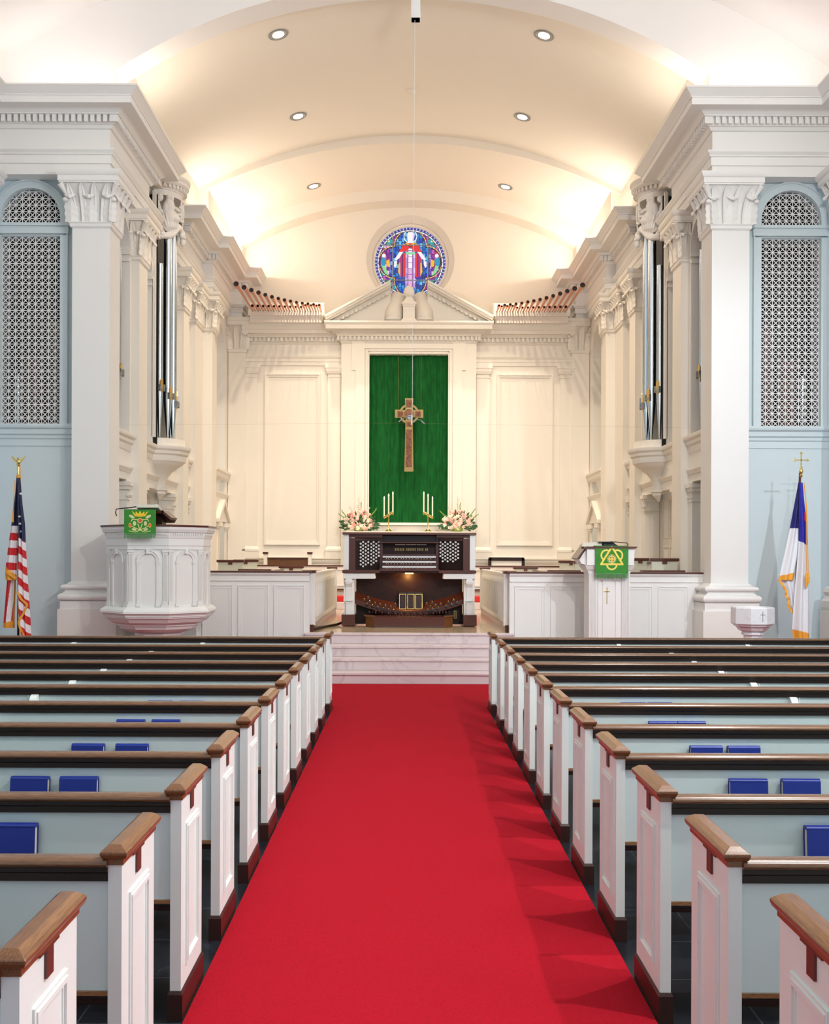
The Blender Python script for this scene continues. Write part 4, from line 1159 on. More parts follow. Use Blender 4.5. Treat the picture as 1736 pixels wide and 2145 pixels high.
# ------------------------------------------------------------------ organ console
OY = 17.5
root = thing('organ_console', 'white and mahogany three-manual organ console at the head of the steps', 'organ console', (0, OY+.5, H))
def zc(py): return 1.84 - (py - 1165) * 0.00795
for s in (-1, 1):
    nm = SN[s]
    mb = MB(); mb.box(1.01, 1.10, OY+.02, OY+1.0, 1.61, 2.20); side(s, mb).build('side_panel', M['white'], root)
    mb = MB(); mb.box(0.49, 1.115, OY-.03, OY+1.0, 1.555, 1.605); side(s, mb).build('ledge', M['mahog'], root, bevel=.008)
    mb = MB(); mb.prism([(0.56, 1.47), (0.575, 1.55), (1.10, 1.55), (1.10, 1.46), (0.58, 1.46)], 'y', OY+.0, OY+.9); side(s, mb).build('arm_block', M['white'], root, bevel=.006)
    mb = MB()
    mb.box(0.915, 1.095, OY+.06, OY+.9, 0.86, 1.46)
    mb.prism([(OY-.02, 1.46), (OY-.02, 1.38), (OY+.03, 1.32), (OY+.055, 1.10), (OY+.055, 1.06), (OY+.02, 1.06), (OY+.02, .86), (OY+.10, .86), (OY+.10, 1.46)], 'x', 0.955, 1.055)
    mb.box(.94, 1.07, OY-.03, OY+.06, 1.40, 1.44); mb.box(.945, 1.065, OY+.01, OY+.06, 1.09, 1.105); mb.box(.945, 1.065, OY+.01, OY+.06, 1.055, 1.07)
    side(s, mb).build('leg', M['white'], root)
    mb = MB(); mb.box(0.90, 1.125, OY-.03, OY+.95, H+.015, 0.865); side(s, mb).build('leg_base', M['mahog'], root, bevel=.006)
    mb = MB(); mb.box(0.90, 1.01, OY+.04, OY+.9, 1.60, 2.14); mb.box(0.45, .50, OY+.32, OY+.9, 1.60, 2.18); side(s, mb).build('jamb_frame', M['mahog'], root)
    # angled jamb carrying the drawknobs
    A = Vector((0.915, OY+.10)); B = Vector((0.50, OY+.30))
    d = (B-A).normalized(); n = Vector((d.y, -d.x)); n = n if n.y < 0 else -n
    mb = MB(); mb.prism([(A.x, A.y), (B.x, B.y), (B.x, OY+.6), (A.x, OY+.6)], 'z', 1.60, 2.14); j = side(s, mb).build('drawknob_jamb', M['darkwood'], root)
    mb = MB(); mb.prism([(A.x, A.y-.012), (B.x, B.y-.012), (B.x, B.y+.02), (A.x, A.y+.02)], 'z', 2.10, 2.15); side(s, mb).build('jamb_trim', M['mahog'], j)
    if s < 0: cols_ = [(285, 218, 7), (310, 198, 8), (338, 218, 7), (365, 198, 7), (397, 218, 7), (423, 198, 7), (450, 218, 6), (478, 198, 5)]
    else: cols_ = [(1276, 198, 5), (1300, 220, 6), (1327, 198, 6), (1353, 220, 6), (1383, 198, 6), (1410, 220, 6), (1437, 198, 6), (1464, 220, 5)]
    L = (B-A).length
    for (cx_, cy_, k) in cols_:
        u = (cx_ - 232)/(500 - 232) if s < 0 else (1516 - cx_)/(1516 - 1248)
        P = A + (B-A)*u
        for i in range(k):
            z = zc(1100 + (cy_ + 41*i)/5.6)
            mb = MB()
            c = Vector((P.x, P.y, z)); nn = Vector((n.x, n.y, 0))
            mb.tube([c - nn*.01, c + nn*.035], 0.006, 6)
            mb.tube([c + nn*.03, c + nn*.036, c + nn*.046, c + nn*.05], [0.008, 0.0175, 0.0175, 0.012], 12)
            mb2 = side(s, mb)
            ob = mb2.build('drawknob', M['white'], j)
mb = MB(); mb.prism([(OY-.03, 2.197), (OY-.02, 2.235), (OY+1.02, 2.235), (OY+1.02, 2.197)], 'x', -1.115, 1.115)
mb.box(-1.01, -.45, OY+.05, OY+.3, 2.15, 2.20); mb.box(.45, 1.01, OY+.05, OY+.3, 2.15, 2.20)
mb.build('lid', M['mahog'], root, bevel=.006)
mb = MB(); mb.box(-.46, .46, OY+.55, OY+.6, 1.60, 2.20); mb.build('back_board', M['darkwood'], root)
mb = MB(); mb.box(-.50, .50, OY+.18, OY+.42, 2.06, 2.085); mb.box(-.46, .46, OY+.40, OY+.43, 2.085, 2.19); mb.build('music_desk', M['mahog'], root, bevel=.004)
mb = MB(); mb.box(-.45, .45, OY+.38, OY+.5, 1.86, 2.06); mb.build('nameboard', M['darkwood'], root)
for x0 in (-.24, -.055, .125):
    mb = MB(); mb.box(x0, x0+.17, OY+.36, OY+.385, 2.030, 2.042); mb.build('name_strip', M['white'], root)
k = 0
for (x0, c) in ((-.245, 6), (-.05, 6), (.135, 4), (.27, 2)):
    for i in range(c):
        x = x0 + i*.028
        mb = MB(); mb.box(x, x+.018, OY+.355, OY+.385, 1.93, 1.975); mb.build('rocker_tab', M['dullgold'], root)
for k in range(3):
    zt = 1.845 - k*.085; y = OY + .30 - k*.10
    mb = MB(); mb.box(-.455, .455, y-.02, y+.14, zt-.045, zt-.03); mb.box(-.455, .455, y+.06, y+.15, zt-.03, zt+.03)
    bd = mb.build('manual', M['mahog'], root)
    mb = MB()
    for i in range(36):
        x = -.45 + .025*i; mb.box(x+.0012, x+.0238, y-.03, y+.10, zt-.03, zt-.002)
    mb.build('white_keys', M['white'], bd)
    mb = MB()
    for i in range(36):
        if i % 7 in (2, 6): continue
        x = -.45 + .025*(i+1); mb.box(x-.006, x+.006, y+.015, y+.10, zt-.002, zt+.010)
    mb.build('black_keys', M['black'], bd)
    mb = MB()
    for i in range(16):
        x = -.40 + .05*i + (.0 if i % 5 else .015)
        mb.lathe([(.007, 0), (.007, .012)], (x, y-.035 , zt-.048), 8, 'y')
    mb.build('thumb_pistons', M['pages'], bd)
mb = MB(); mb.box(-.50, .50, OY+.02, OY+.10, 1.59, 1.63); mb.build('key_slip', M['mahog'], root)
mb = MB(); mb.box(-.90, .90, OY+.35, OY+.42, H+.02, 1.60); mb.build('knee_panel', M['darkwood'], root)
mb = MB()
mb.box(-.50, .50, OY+.05, OY+.36, 1.56, 1.60); mb.build('underside', M['darkwood'], root)
mb = MB(); mb.box(-.07, .07, OY+.10, OY+.15, 1.545, 1.56); mb.build('pedal_lamp', M['bulbw'], root)
# expression shoes
mb = MB(); mb.box(-.175, .235, OY+.28, OY+.35, .93, 1.23); sw = mb.build('swell_box', M['black'], root)
for x in (-.11, .03, .165):
    st = MB(); st.loft([[(x-.058, OY+.20, .95), (x+.058, OY+.20, .95), (x+.058, OY+.23, .95), (x-.058, OY+.23, .95)], [(x-.058, OY+.25, 1.20), (x+.058, OY+.25, 1.20), (x+.058, OY+.28, 1.20), (x-.058, OY+.28, 1.20)]])
    p = st.build('expression_shoe', M['darkwood'], root)
    fr2 = MB()
    def yy_(z): return OY+.195 + (z-.95)*.2
    for (a0, a1, z0, z1) in ((-.058, .058, .95, .957), (-.058, .058, 1.193, 1.20), (-.058, -.051, .957, 1.193), (.051, .058, .957, 1.193)):
        fr2.loft([[(x+a0, yy_(z0)-.004, z0), (x+a1, yy_(z0)-.004, z0), (x+a1, yy_(z0)+.01, z0), (x+a0, yy_(z0)+.01, z0)], [(x+a0, yy_(z1)-.004, z1), (x+a1, yy_(z1)-.004, z1), (x+a1, yy_(z1)+.01, z1), (x+a0, yy_(z1)+.01, z1)]])
    fr2.build('shoe_rim', M['gold'], p)
# toe studs on a curved board
mb = MB(); n_ = 24
tb = [(-.92 + 1.84*i/n_) for i in range(n_+1)]
def tz(x): return 0.915 + .20*(abs(x)/.9)**1.7
mb.loft([[(x, OY+.16, tz(x)-.08), (x, OY+.16, tz(x)), (x, OY+.34, tz(x)+.12), (x, OY+.34, tz(x)-.08)] for x in tb])
mb.build('toe_board', M['mahog'], root)
for x_ in (345, 410, 475, 537, 600, 662, 382, 448, 510, 575, 637, 697, 718, 390, 1130, 1195, 1255, 1345, 1408, 1100, 1160, 1222, 1318, 1380, 1445, 1090, 1155):
    x = (700 + x_/5.6 - 857)*.00795
    hi = x_ in (718, 390, 1090, 1155)
    lo_ = x_ in (382, 448, 510, 575, 637, 697, 1100, 1160, 1222, 1318, 1380, 1445)
    z = tz(x) + (.10 if hi else (-.005 if lo_ else .045)); y = OY + (.30 if hi else (.15 if lo_ else .22))
    mb = MB(); mb.tube([(x, y+.05, z-.03), (x, y-.03, z-.012)], [.026, .024], 8); mb.cur = 1; mb.ball((x, y-.034, z+.006), .010, .010, .014, 8, 6); mb.build('toe_stud', [M['black'], M['brass']], root, smooth=60)
# pedalboard
mb = MB(); mb.loft([[(-.58, OY-.30, H+.02), (.58, OY-.30, H+.02), (.58, OY+.2, H+.02), (-.58, OY+.2, H+.02)], [(-.58, OY-.30, .84), (.58, OY-.30, .84), (.58, OY+.2, .87), (-.58, OY+.2, .87)]])
pb = mb.build('pedalboard', M['mahog'], root)
mb = MB()
for sg_ in (-1, 1): mb.obox((sg_*.66, OY-.20, .855), (.09, .10*sg_*1.0, 0), (.0, .015, 0), (0, 0, .012)); mb.obox((sg_*.64, OY-.17, .76), (.07, .10*sg_, 0), (.012, .0, 0), (0, 0, .09))
mb.build('pedal_cheek', M['capwood'], pb)
for i in range(26):
    x = -.66 + i*.053
    mb = MB(); mb.box(x-.011, x+.011, OY-.10, OY+.30, .865+abs(x)*.05, .895+abs(x)*.05); mb.build('pedal_key', M['darkwood' if i % 2 else 'mahog'], pb)
mb = MB(); mb.box(.76, .81, OY+.33, OY+.352, .78, .92); o2 = mb.build('jack_plate', M['dullgold'], root)
mb = MB()
for z in (.81, .85, .89): mb.lathe([(.012, 0), (.012, .006)], (.785, OY+.324, z), 10, 'y')
mb.build('sockets', M['black'], o2)
mb = MB(); mb.tube([(-1.12, OY+.3, .72), (-1.2, OY+.15, .69), (-1.35, OY-.2, .68), (-1.42, OY-.55, .685), (-1.47, OY-.8, .69), (-1.5, OY-1.1, .69)], [.02, .022, .022, .025, .03, .03], 8)
tag(mb.build('floor_cable', M['darkwood'], smooth=60), 'thick dark cable on the marble floor left of the organ console', 'cable')

# ------------------------------------------------------------------ pulpit
PC = Vector((-3.61, 15.15))
root = thing('pulpit', 'white octagonal pulpit with arched panels, moulded bowl and dark rim', 'pulpit', (PC.x, PC.y, 0))
def octa(r, z, c=PC): return [(c.x + r*math.cos(R(22.5+45*i)), c.y + r*math.sin(R(22.5+45*i)), z) for i in range(8)]
mb = MB(); mb.loft([octa(r, z) for r, z in ((.715, 1.10), (.715, 2.0), (.715, 2.13))]); mb.build('drum', M['joinery'], root)
mb = MB(); mb.loft([octa(r, z) for r, z in ((.70, 1.915), (.735, 1.92), (.735, 1.97), (.745, 1.975), (.745, 2.075), (.755, 2.08), (.765, 2.12), (.765, 2.155), (.79, 2.16), (.81, 2.20), (.815, 2.235), (.60, 2.235))])
cn = mb.build('cornice', M['joinery'], root)
mb = MB()
for i in range(8):
    a = R(i*45); n = Vector((math.cos(a), math.sin(a))); t = Vector((-n.y, n.x)); ap = .765*math.cos(R(22.5))
    for k in range(15):
        u = (k-7)*.037
        c = PC + n*(ap+.006) + t*u
        mb.obox((c.x, c.y, 2.138), (t.x*.0115, t.y*.0115, 0), (n.x*.008, n.y*.008, 0), (0, 0, .014))
mb.build('dentils', M['joinery'], cn)
mb = MB(); mb.loft([octa(.60, 2.235), octa(.825, 2.235), octa(.83, 2.245), octa(.825, 2.262), octa(.60, 2.262)]); mb.build('rim', M['mahog'], root)
mb = MB(); mb.loft([octa(r, z) for r, z in ((.70, 1.13), (.76, 1.12), (.815, 1.085), (.83, 1.06), (.83, 1.035), (.80, 1.02), (.785, 1.0), (.785, .985), (.765, .98), (.765, .965), (.735, .955), (.69, .90), (.60, .865), (.60, .85), (.57, .845), (.55, .80), (.44, .755), (.33, .745), (.33, .735), (.35, .73), (.35, .70), (.30, .69), (.27, .64), (.25, .55), (.25, .10), (.34, .08), (.34, .0))])
mb.build('bowl_and_stem', M['joinery'], root)
for i in range(8):
    a = R(-90 + i*45)
    n = Vector((math.cos(a), math.sin(a))); t = Vector((-n.y, n.x)); ap = .715*math.cos(R(22.5)); hw = .715*math.sin(R(22.5))
    if n.y > .8: continue
    mb = MB()
    def fb(u0, u1, z0, z1, d0, d1, mb=mb):
        c = PC + n*(ap + (d0+d1)/2) + t*((u0+u1)/2)
        mb.obox((c.x, c.y, (z0+z1)/2), (t.x*(u1-u0)/2, t.y*(u1-u0)/2, 0), (n.x*(d1-d0)/2, n.y*(d1-d0)/2, 0), (0, 0, (z1-z0)/2))
    # arched surround
    for sgn in (-1, 1):
        e = sorted((sgn*.155, sgn*.115)); fb(e[0], e[1], 1.14, 1.74, 0, .02)
        e = sorted((sgn*.165, sgn*.105)); fb(e[0], e[1], 1.735, 1.755, 0, .028); fb(e[0], e[1], 1.72, 1.728, 0, .022)
        e = sorted((sgn*.165, sgn*.105)); fb(e[0], e[1], 1.13, 1.17, 0, .026)
    for k in range(14):
        t0, t1 = PI*k/14, PI*(k+1)/14
        am = (t0+t1)/2
        for (r0, r1, d1) in ((.115, .155, .02), (.150, .158, .03)):
            p = [(r_*math.cos(q), 1.755 + r_*math.sin(q)*.98) for (r_, q) in ((r0, t0), (r1, t0), (r1, t1), (r0, t1))]
            ringa = []; ringb = []
            for (u, z) in p:
                c = PC + n*(ap) + t*u; c2 = PC + n*(ap+d1) + t*u
                ringa.append((c.x, c.y, z)); ringb.append((c2.x, c2.y, z))
            mb.loft([ringa, ringb])
    fb(-.022, .022, 1.86, 1.925, 0, .045)
    mb.build('arched_panel', M['joinery'], root)
    # fluted pilasters folded round the corner
    ca = a + R(22.5); cn_ = Vector((math.cos(ca), math.sin(ca))); C0 = PC + cn_*.715
    t2 = Vector((-cn_.y, cn_.x))
    mb = MB()
    n2 = Vector((math.cos(a+R(45)), math.sin(a+R(45)))); tt2 = Vector((-n2.y, n2.x))
    for (N_, T_, sg_) in ((n, t, -1), (n2, tt2, 1)):
        base = PC + N_*ap + T_*(-sg_*hw) if sg_ < 0 else PC + n2*ap + tt2*(-hw)
        base = PC + N_*ap + T_*(hw if sg_ < 0 else -hw)
        dirn = T_*(-1 if sg_ < 0 else 1)
        def gb(u0, u1, z0, z1, d, mb=mb, base=base, dirn=dirn, N_=N_):
            c = base + dirn*((u0+u1)/2) + N_*(d/2)
            mb.obox((c.x, c.y, (z0+z1)/2), (dirn.x*(u1-u0)/2, dirn.y*(u1-u0)/2, 0), (N_.x*d/2, N_.y*d/2, 0), (0, 0, (z1-z0)/2))
        for k in range(4): gb(.004+k*.016, .004+k*.016+.010, 1.20, 1.85, .022)
        gb(0, .066, 1.19, 1.86, .014); gb(0, .074, 1.16, 1.20, .026); gb(-.01, .085, 1.12, 1.16, .032)
        gb(0, .072, 1.85, 1.88, .024); gb(-.008, .08, 1.88, 1.915, .032)
    mb.build('fluted_pilaster', M['joinery'], root)
# reading desk on the pulpit
root = thing('pulpit_desk', 'sloping brown reading desk standing on the pulpit', 'reading desk', (-3.6, 14.72, 2.262))
mb = MB(); mb.loft([[(-3.84, 14.50, 2.42), (-3.41, 14.50, 2.42), (-3.35, 14.95, 2.30), (-3.84, 14.95, 2.30)], [(-3.84, 14.50, 2.46), (-3.41, 14.50, 2.46), (-3.33, 14.95, 2.345), (-3.84, 14.95, 2.345)]])
mb.obox((-3.37, 14.7, 2.40), (.06, 0, -.05), (0, .2, 0), (.01, 0, .012))
mb.build('desk_board', M['mahog'], root)
mb = MB(); mb.box(-3.75, -3.45, 14.6, 14.85, 2.262, 2.40); mb.build('desk_stand', M['darkwood'], root)
mb = MB(); mb.obox((-3.63, 14.60, 2.50), (.15, 0, 0), (0, .10, -.02), (0, .004, .022)); bk = mb.build('open_book', M['pages']); tag(bk, 'thick open book on the pulpit reading desk', 'book')
mb = MB(); mb.tube([(-3.62, 14.66, 2.50), (-3.75, 14.60, 2.525), (-3.87, 14.55, 2.50), (-4.0, 14.52, 2.485), (-4.06, 14.50, 2.475), (-4.065, 14.49, 2.42), (-4.05, 14.49, 2.38)], .008, 8)
tag(mb.build('microphone', M['black'], smooth=60), 'black gooseneck microphone bent over the left side of the pulpit desk', 'microphone')

GR = (0.045, 0.25, 0.03); YE = (0.90, 0.62, 0.06); LY = (0.80, 0.75, 0.28)
def base_green(u, v, k=0):
    h = .6*hsh(math.floor(u*60), math.floor(v*60), k) + .4*hsh(math.floor(u*17+v*5), math.floor(v*17), k)
    return (0.03+.02*h, 0.21+.07*h, 0.022+.012*h)
def ell(u, v, cx_, cy_, rx, ry, ang=0):
    c, s_ = math.cos(ang), math.sin(ang); x, y = u-cx_, v-cy_
    return ((x*c+y*s_)/rx)**2 + ((-x*s_+y*c)/ry)**2
def pulpit_cloth(u, v):
    U = u if u < .5 else 1-u; X = U - .5      # mirrored
    ax = abs(u-.5)
    # crown
    if .17 > v > .06 or .17 <= v <= .27:
        top = min(.06 + abs(((ax*1.0) % .13)-.0)*.0, .27)
    if inpoly(ax, v, [(0, .05), (.03, .10), (.06, .14), (.09, .13), (.12, .06), (.15, .14), (.18, .13), (.26, .04), (.17, .27), (0, .30)]):
        if ell(ax, v, .05, .13, .022, .03) < 1 or ell(ax, v, .155, .16, .018, .025) < 1: return base_green(u, v)
        return (0.90, 0.40 + .35*(1-(v-.05)*3), 0.03)
    if ell(ax, v, 0, .46, .085, .105) < 1: return (0.75, 0.10, 0.05) if ell(ax, v, 0, .46, .06, .08) < 1 else LY
    if ell(ax, v, .31, .66, .045, .10) < 1: return (0.75, 0.10, 0.05) if ell(ax, v, .31, .66, .03, .07) < 1 else (0.9, 0.45, 0.05)
    for (a, b, rx, ry, an) in ((.26, .29, .10, .05, -.7), (.17, .58, .05, .10, 0), (.18, .84, .075, .05, -.4)):
        e = ell(ax, v, a, b, rx, ry, an)
        if e < 1: return (0.62, 0.66, 0.45) if e < .6 else LY
    if min(dseg(ax, v, (.08, .42), (.24, .40)), dseg(ax, v, (.24, .40), (.27, .48)), dseg(ax, v, (0, .86), (.07, .60)), dseg(ax, v, (0, .86), (.26, .70)), dseg(ax, v, (.0, .86), (.15, .95)), dseg(ax, v, (.15, .95), (.33, .90))) < .013: return LY
    return base_green(u, v)
def lectern_cloth(u, v):
    x, y = (u-.5), (v-.5)*.80
    # triangle interlaced with three rings
    T = [(0, -.40), (.33, .145), (-.33, .145)]
    T = [(0, -.38), (.33, .13), (-.33, .13)]
    dT = min(dseg(x, y, T[0], T[1]), dseg(x, y, T[1], T[2]), dseg(x, y, T[2], T[0]))
    if dT < .027: return (0.88, 0.60 + .2*hsh(math.floor(u*30), math.floor(v*30)), 0.12)
    for (cx_, cy_) in ((-.17, -.13), (.17, -.13), (0, .13)):
        q = math.hypot(x-cx_, y-cy_)
        if abs(q - .15) < .024 and not inpoly(x, y, T): return (0.86, 0.70, 0.16)
    q = math.hypot(x, y+.02)
    if q < .15:
        if abs(x) < .025 and abs(y+.02) < .14 or abs(y+.02) < .022 and abs(x) < .13: return (0.9, 0.55, 0.10)
        if abs(q-.09) < .014 or (abs(q-.13) < .010 and int(math.atan2(y, x)*6) % 2): return (0.80, 0.72, 0.35)
        if q < .05: return (0.85, 0.35, 0.04)
    return base_green(u, v, 2)
M['weave'] = attr_mat('embroidered_cloth', 0.8)
def hanging(nm, lab, xc, y, z0, z1, w_, fn):
    root = thing(nm, lab, 'hanging cloth', (xc, y, z0))
    def pos(u, v): return (xc + (u-.5)*w_, y - .006 - .006*math.sin(u*9)*v, z1 + (z0-z1)*v)
    grid_mesh('cloth', M['weave'], 180, 150, pos, fn, root, 0.006)
    mb = MB(); mb.box(xc-w_/2, xc+w_/2, y-.005, y+.16, z1-.002, z1+.006); mb.build('top_flap', M['green'], root)
    mb = MB()
    mb.box(xc-w_/2, xc+w_/2, y-.012, y, z0-.012, z0+.006)
    k = int(w_/.011)
    for i in range(k):
        x = xc - w_/2 + (i+.5)*w_/k
        mb.tube([(x, y-.006, z0-.005), (x+rnd.uniform(-.004, .004), y-.008+rnd.uniform(-.004, .004), z0-.062-rnd.uniform(0, .012))], .0042, 5)
    mb.build('fringe', M['fringe'], root)
hanging('pulpit_fall', 'green cloth with embroidered crown and red roses hanging over the pulpit front', -3.69, 14.35, 2.14, 2.46, 0.435, pulpit_cloth)

# ------------------------------------------------------------------ lectern
LX = 2.885
root = thing('lectern', 'white fluted lectern with red-brown top and small gilt cross', 'lectern', (LX, 15.4, 0))
mb = MB(); mb.box(LX-.285, LX+.30, 15.25, 15.65, 0, 1.66); mb.build('body', M['joinery'], root)
mb = MB()
for x0 in (LX-.29, LX+.185):
    mb.box(x0, x0+.12, 15.235, 15.25, .1, 1.62)
    for k in range(6): mb.box(x0+.006+k*.0195, x0+.006+k*.0195+.012, 15.222, 15.236, .15, 1.60)
    mb.box(x0-.008, x0+.128, 15.22, 15.25, .0, .12)
side_ = mb.build('fluted_pilaster', M['joinery'], root)
mb = MB()
for (a, b) in ((-.155, -.12), (.10, .135)): mb.box(LX+a, LX+b, 15.235, 15.25, .1, 1.55)
mb.box(LX-.085, LX+.075, 15.235, 15.25, .1, 1.50)
mb.prism([(LX-.12, 1.50), (LX-.085, 1.50), (LX-.05, 1.58), (LX-.12, 1.58)], 'y', 15.23, 15.25); mb.prism([(LX+.10, 1.50), (LX+.065, 1.50), (LX+.03, 1.58), (LX+.10, 1.58)], 'y', 15.23, 15.25)
mb.build('arched_panel', M['joinery'], root)
mb = MB(); mb.sweep([(-.02, 1.60), (.01, 1.60), (.02, 1.63), (.02, 1.645), (.035, 1.65), (.055, 1.69), (.07, 1.72), (-.02, 1.72)], [(LX-.285, 15.25), (LX-.285, 15.65), (LX+.30, 15.65), (LX+.30, 15.25)], closed=True)
mb.build('neck_moulding', M['joinery'], root)
mb = MB(); mb.prism([(LX-.33, 1.72), (LX+.35, 1.72), (LX+.36, 1.955), (LX-.33, 1.955)], 'y', 15.17, 15.70)
mb.prism([(LX-.33, 1.72), (LX-.33, 1.955), (LX-.43, 1.80), (LX-.40, 1.74)], 'y', 15.22, 15.70); mb.build('desk_box', M['joinery'], root)
mb = MB(); mb.prism([(LX-.36, 1.96), (LX+.375, 1.96), (LX+.40, 1.99), (LX-.345, 1.99)], 'y', 15.14, 15.74)
mb.prism([(LX-.36, 1.96), (LX-.345, 1.99), (LX-.47, 1.82), (LX-.445, 1.80)], 'y', 15.16, 15.74); mb.build('desk_top', M['mahog'], root)
mb = MB(); mb.box(LX-.030, LX-.021, 15.222, 15.236, 1.16, 1.40); mb.box(LX-.065, LX+.014, 15.222, 15.236, 1.335, 1.345); mb.build('cross_emblem', M['gold'], root)
hanging('lectern_fall', 'green cloth with gold triangle and rings hanging over the lectern front', 2.91, 15.15, 1.60, 1.995, 0.475, lectern_cloth)
mb = MB(); mb.loft([[(2.50, 15.3, 1.99), (2.80, 15.3, 1.99), (2.80, 15.6, 1.99), (2.50, 15.6, 1.99)], [(2.52, 15.3, 2.045), (2.79, 15.3, 2.06), (2.79, 15.6, 2.02), (2.52, 15.6, 2.01)]])
tag(mb.build('open_book', M['pages']), 'open cream-paged book lying on the lectern top', 'book')
mb = MB(); mb.loft([[(2.84, 15.3, 1.992), (3.05, 15.3, 1.992), (3.05, 15.55, 1.992), (2.84, 15.55, 1.992)], [(2.80, 15.3, 2.05), (2.96, 15.3, 2.05), (2.96, 15.55, 2.04), (2.80, 15.55, 2.04)]])
mb.box(2.74, 2.99, 15.25, 15.5, 2.05, 2.062)
tag(mb.build('ring_binder', M['black']), 'black binder resting on the lectern beside the open book', 'binder')
mb = MB(); mb.tube([(3.18, 15.35, 1.99), (3.185, 15.35, 2.03), (3.17, 15.35, 2.045), (3.1, 15.33, 2.048), (2.92, 15.3, 2.062)], .006, 8)
tag(mb.build('microphone', M['black'], smooth=60), 'thin black microphone arm on the right of the lectern top', 'microphone')

# ------------------------------------------------------------------ font
FC = (4.63, 14.2)
root = thing('baptismal_font', 'small white marble octagonal font with incised cross', 'baptismal font', (FC[0], FC[1], 0))
fo = Vector(FC)
mb = MB(); mb.loft([octa(r, z, fo) for r, z in ((.275, .94), (.283, .95), (.283, 1.155), (.275, 1.17), (.22, 1.17), (.15, 1.10))]); mb.build('basin', M['fontmarble'], root)
mb = MB(); mb.loft([octa(r, z, fo) for r, z in ((.26, .94), (.25, .915), (.22, .905), (.19, .86), (.14, .835), (.14, .82), (.15, .815), (.15, .80), (.12, .79), (.11, .70), (.11, .15), (.20, .12), (.22, 0))]); mb.build('stem', M['fontmarble'], root)
mb = MB(); yf = FC[1] - .283*math.cos(R(22.5)) - .001; mb.box(FC[0]+.045, FC[0]+.053, yf-.002, yf+.004, .985, 1.12); mb.box(FC[0]+.015, FC[0]+.083, yf-.002, yf+.004, 1.072, 1.079); mb.build('incised_cross', M['grey'], root)
# ------------------------------------------------------------------ flags
def fpx(px, y): return CX + (px-849)*y/F
def fpz(py, y): return CZ - (py-1165)*y/F
STR = [(0.62, 0.015, 0.02), (0.85, 0.80, 0.82)]
NAVY = (0.008, 0.012, 0.06)
def drape(name, parent, rows, colf, Y, nu=60, nv=160, fold=3.0, amp=0.05, ph=0.0):
    """rows: (py, left px, right px) outline of the hanging cloth"""
    def interp(py):
        for a, b in zip(rows[:-1], rows[1:]):
            if py <= b[0]:
                f = (py-a[0])/(b[0]-a[0]); return a[1]+(b[1]-a[1])*f, a[2]+(b[2]-a[2])*f
        return rows[-1][1], rows[-1][2]
    y0, y1 = rows[0][0], rows[-1][0]
    def pos(u, v):
        py = y0 + (y1-y0)*v
        l, r = interp(py); px = l + (r-l)*u
        d = -amp*math.sin(PI*u)*(.5+v) + amp*.5*math.sin(u*fold*2*PI+ph)*min(1, v*3)
        return (fpx(px, Y), Y + d, fpz(py, Y))
    def cf(u, v):
        py = y0 + (y1-y0)*v; l, r = interp(py); px = l + (r-l)*u
        return colf(px, py, u, v)
    return grid_mesh(name, M['flagcloth'], nu, nv, pos, cf, parent, 0.006)
M['flagcloth'] = attr_mat('flag_satin', 0.5)
GF = (0.85, 0.36, 0.03)
# national flag, left
YF = 15.0
root = thing('national_flag', 'furled red, white and blue star-striped flag on a pole by the left wall', 'flag', (fpx(36, YF), YF, 0))
mb = MB(); mb.tube([(fpx(36, YF), YF+.05, 0.03), (fpx(37.5, YF), YF+.03, fpz(1000, YF))], .016, 10); mb.lathe([(.16, 0), (.16, .02), (.05, .06), (.03, .1)], (fpx(36, YF), YF+.05, 0), 20); mb.build('pole', M['darkwood'], root, smooth=50)
def star(px, py, cx_, cy_, r_):
    P = [(cx_ + (r_ if k % 2 == 0 else r_*.42)*math.sin(k*PI/5+.2), cy_ - (r_ if k % 2 == 0 else r_*.42)*math.cos(k*PI/5+.2)) for k in range(10)]
    return inpoly(px, py, P)
def usr(px, py, u, v):       # right fold
    if u < .03 and py > 1185: return GF
    e = 1125 + (px-38)*.95     # lower edge of the blue
    if py < min(e, 1138):
        for (a, b) in ((42.5, 1085), (43.5, 1100), (45.5, 1116), (43.2, 1037)):
            if star(px, py, a, b, 3.1): return (.8, .8, .8)
        return NAVY
    k = (py - 1125 - (px-38)*1.05)/16.2
    c = STR[(int(math.floor(k))+1) % 2]
    sh = .85+.15*math.sin(u*11); return c
def usl(px, py, u, v):
    if py < 1104:
        return (0.0, 0.0, 0.0) if False else ((.8, .8, .8) if star(px, py, 27, 1092, 2.5) else NAVY)
    k = (py - 1104 - (36-px)*(-.05))/15.6
    if py > 1196 + (px-11)*.8 - 8: return GF
    return STR[(int(math.floor(k))+1) % 2]
def usb(px, py, u, v):       # inner back fold, long pale and red stripe
    if py > 1308 - (px-8)*.25: return GF
    if u > .90: return GF
    a = (px - 8 - (1320-py)*.10)
    return STR[1] if 6 < a < 16 else STR[0]
drape('lower_fold', root, [(1185, 17, 34), (1230, 14, 33), (1290, 9, 31), (1318, 7, 31)], usb, YF+.06, 60, 200, 2, .03)
drape('left_fold', root, [(1004, 34, 38), (1040, 31, 38), (1104, 23.5, 38), (1150, 17, 36.5), (1198, 11, 35), (1218, 12, 35)], usl, YF, 90, 320, 2, .03)
drape('right_fold', root, [(1004, 36, 42), (1060, 37, 46), (1100, 38, 51), (1137, 38, 52.5), (1200, 37, 56), (1240, 36, 59), (1300, 38, 63), (1336, 44, 65)], usr, YF-.05, 110, 480, 2, .045, 1.0)
mb = MB()
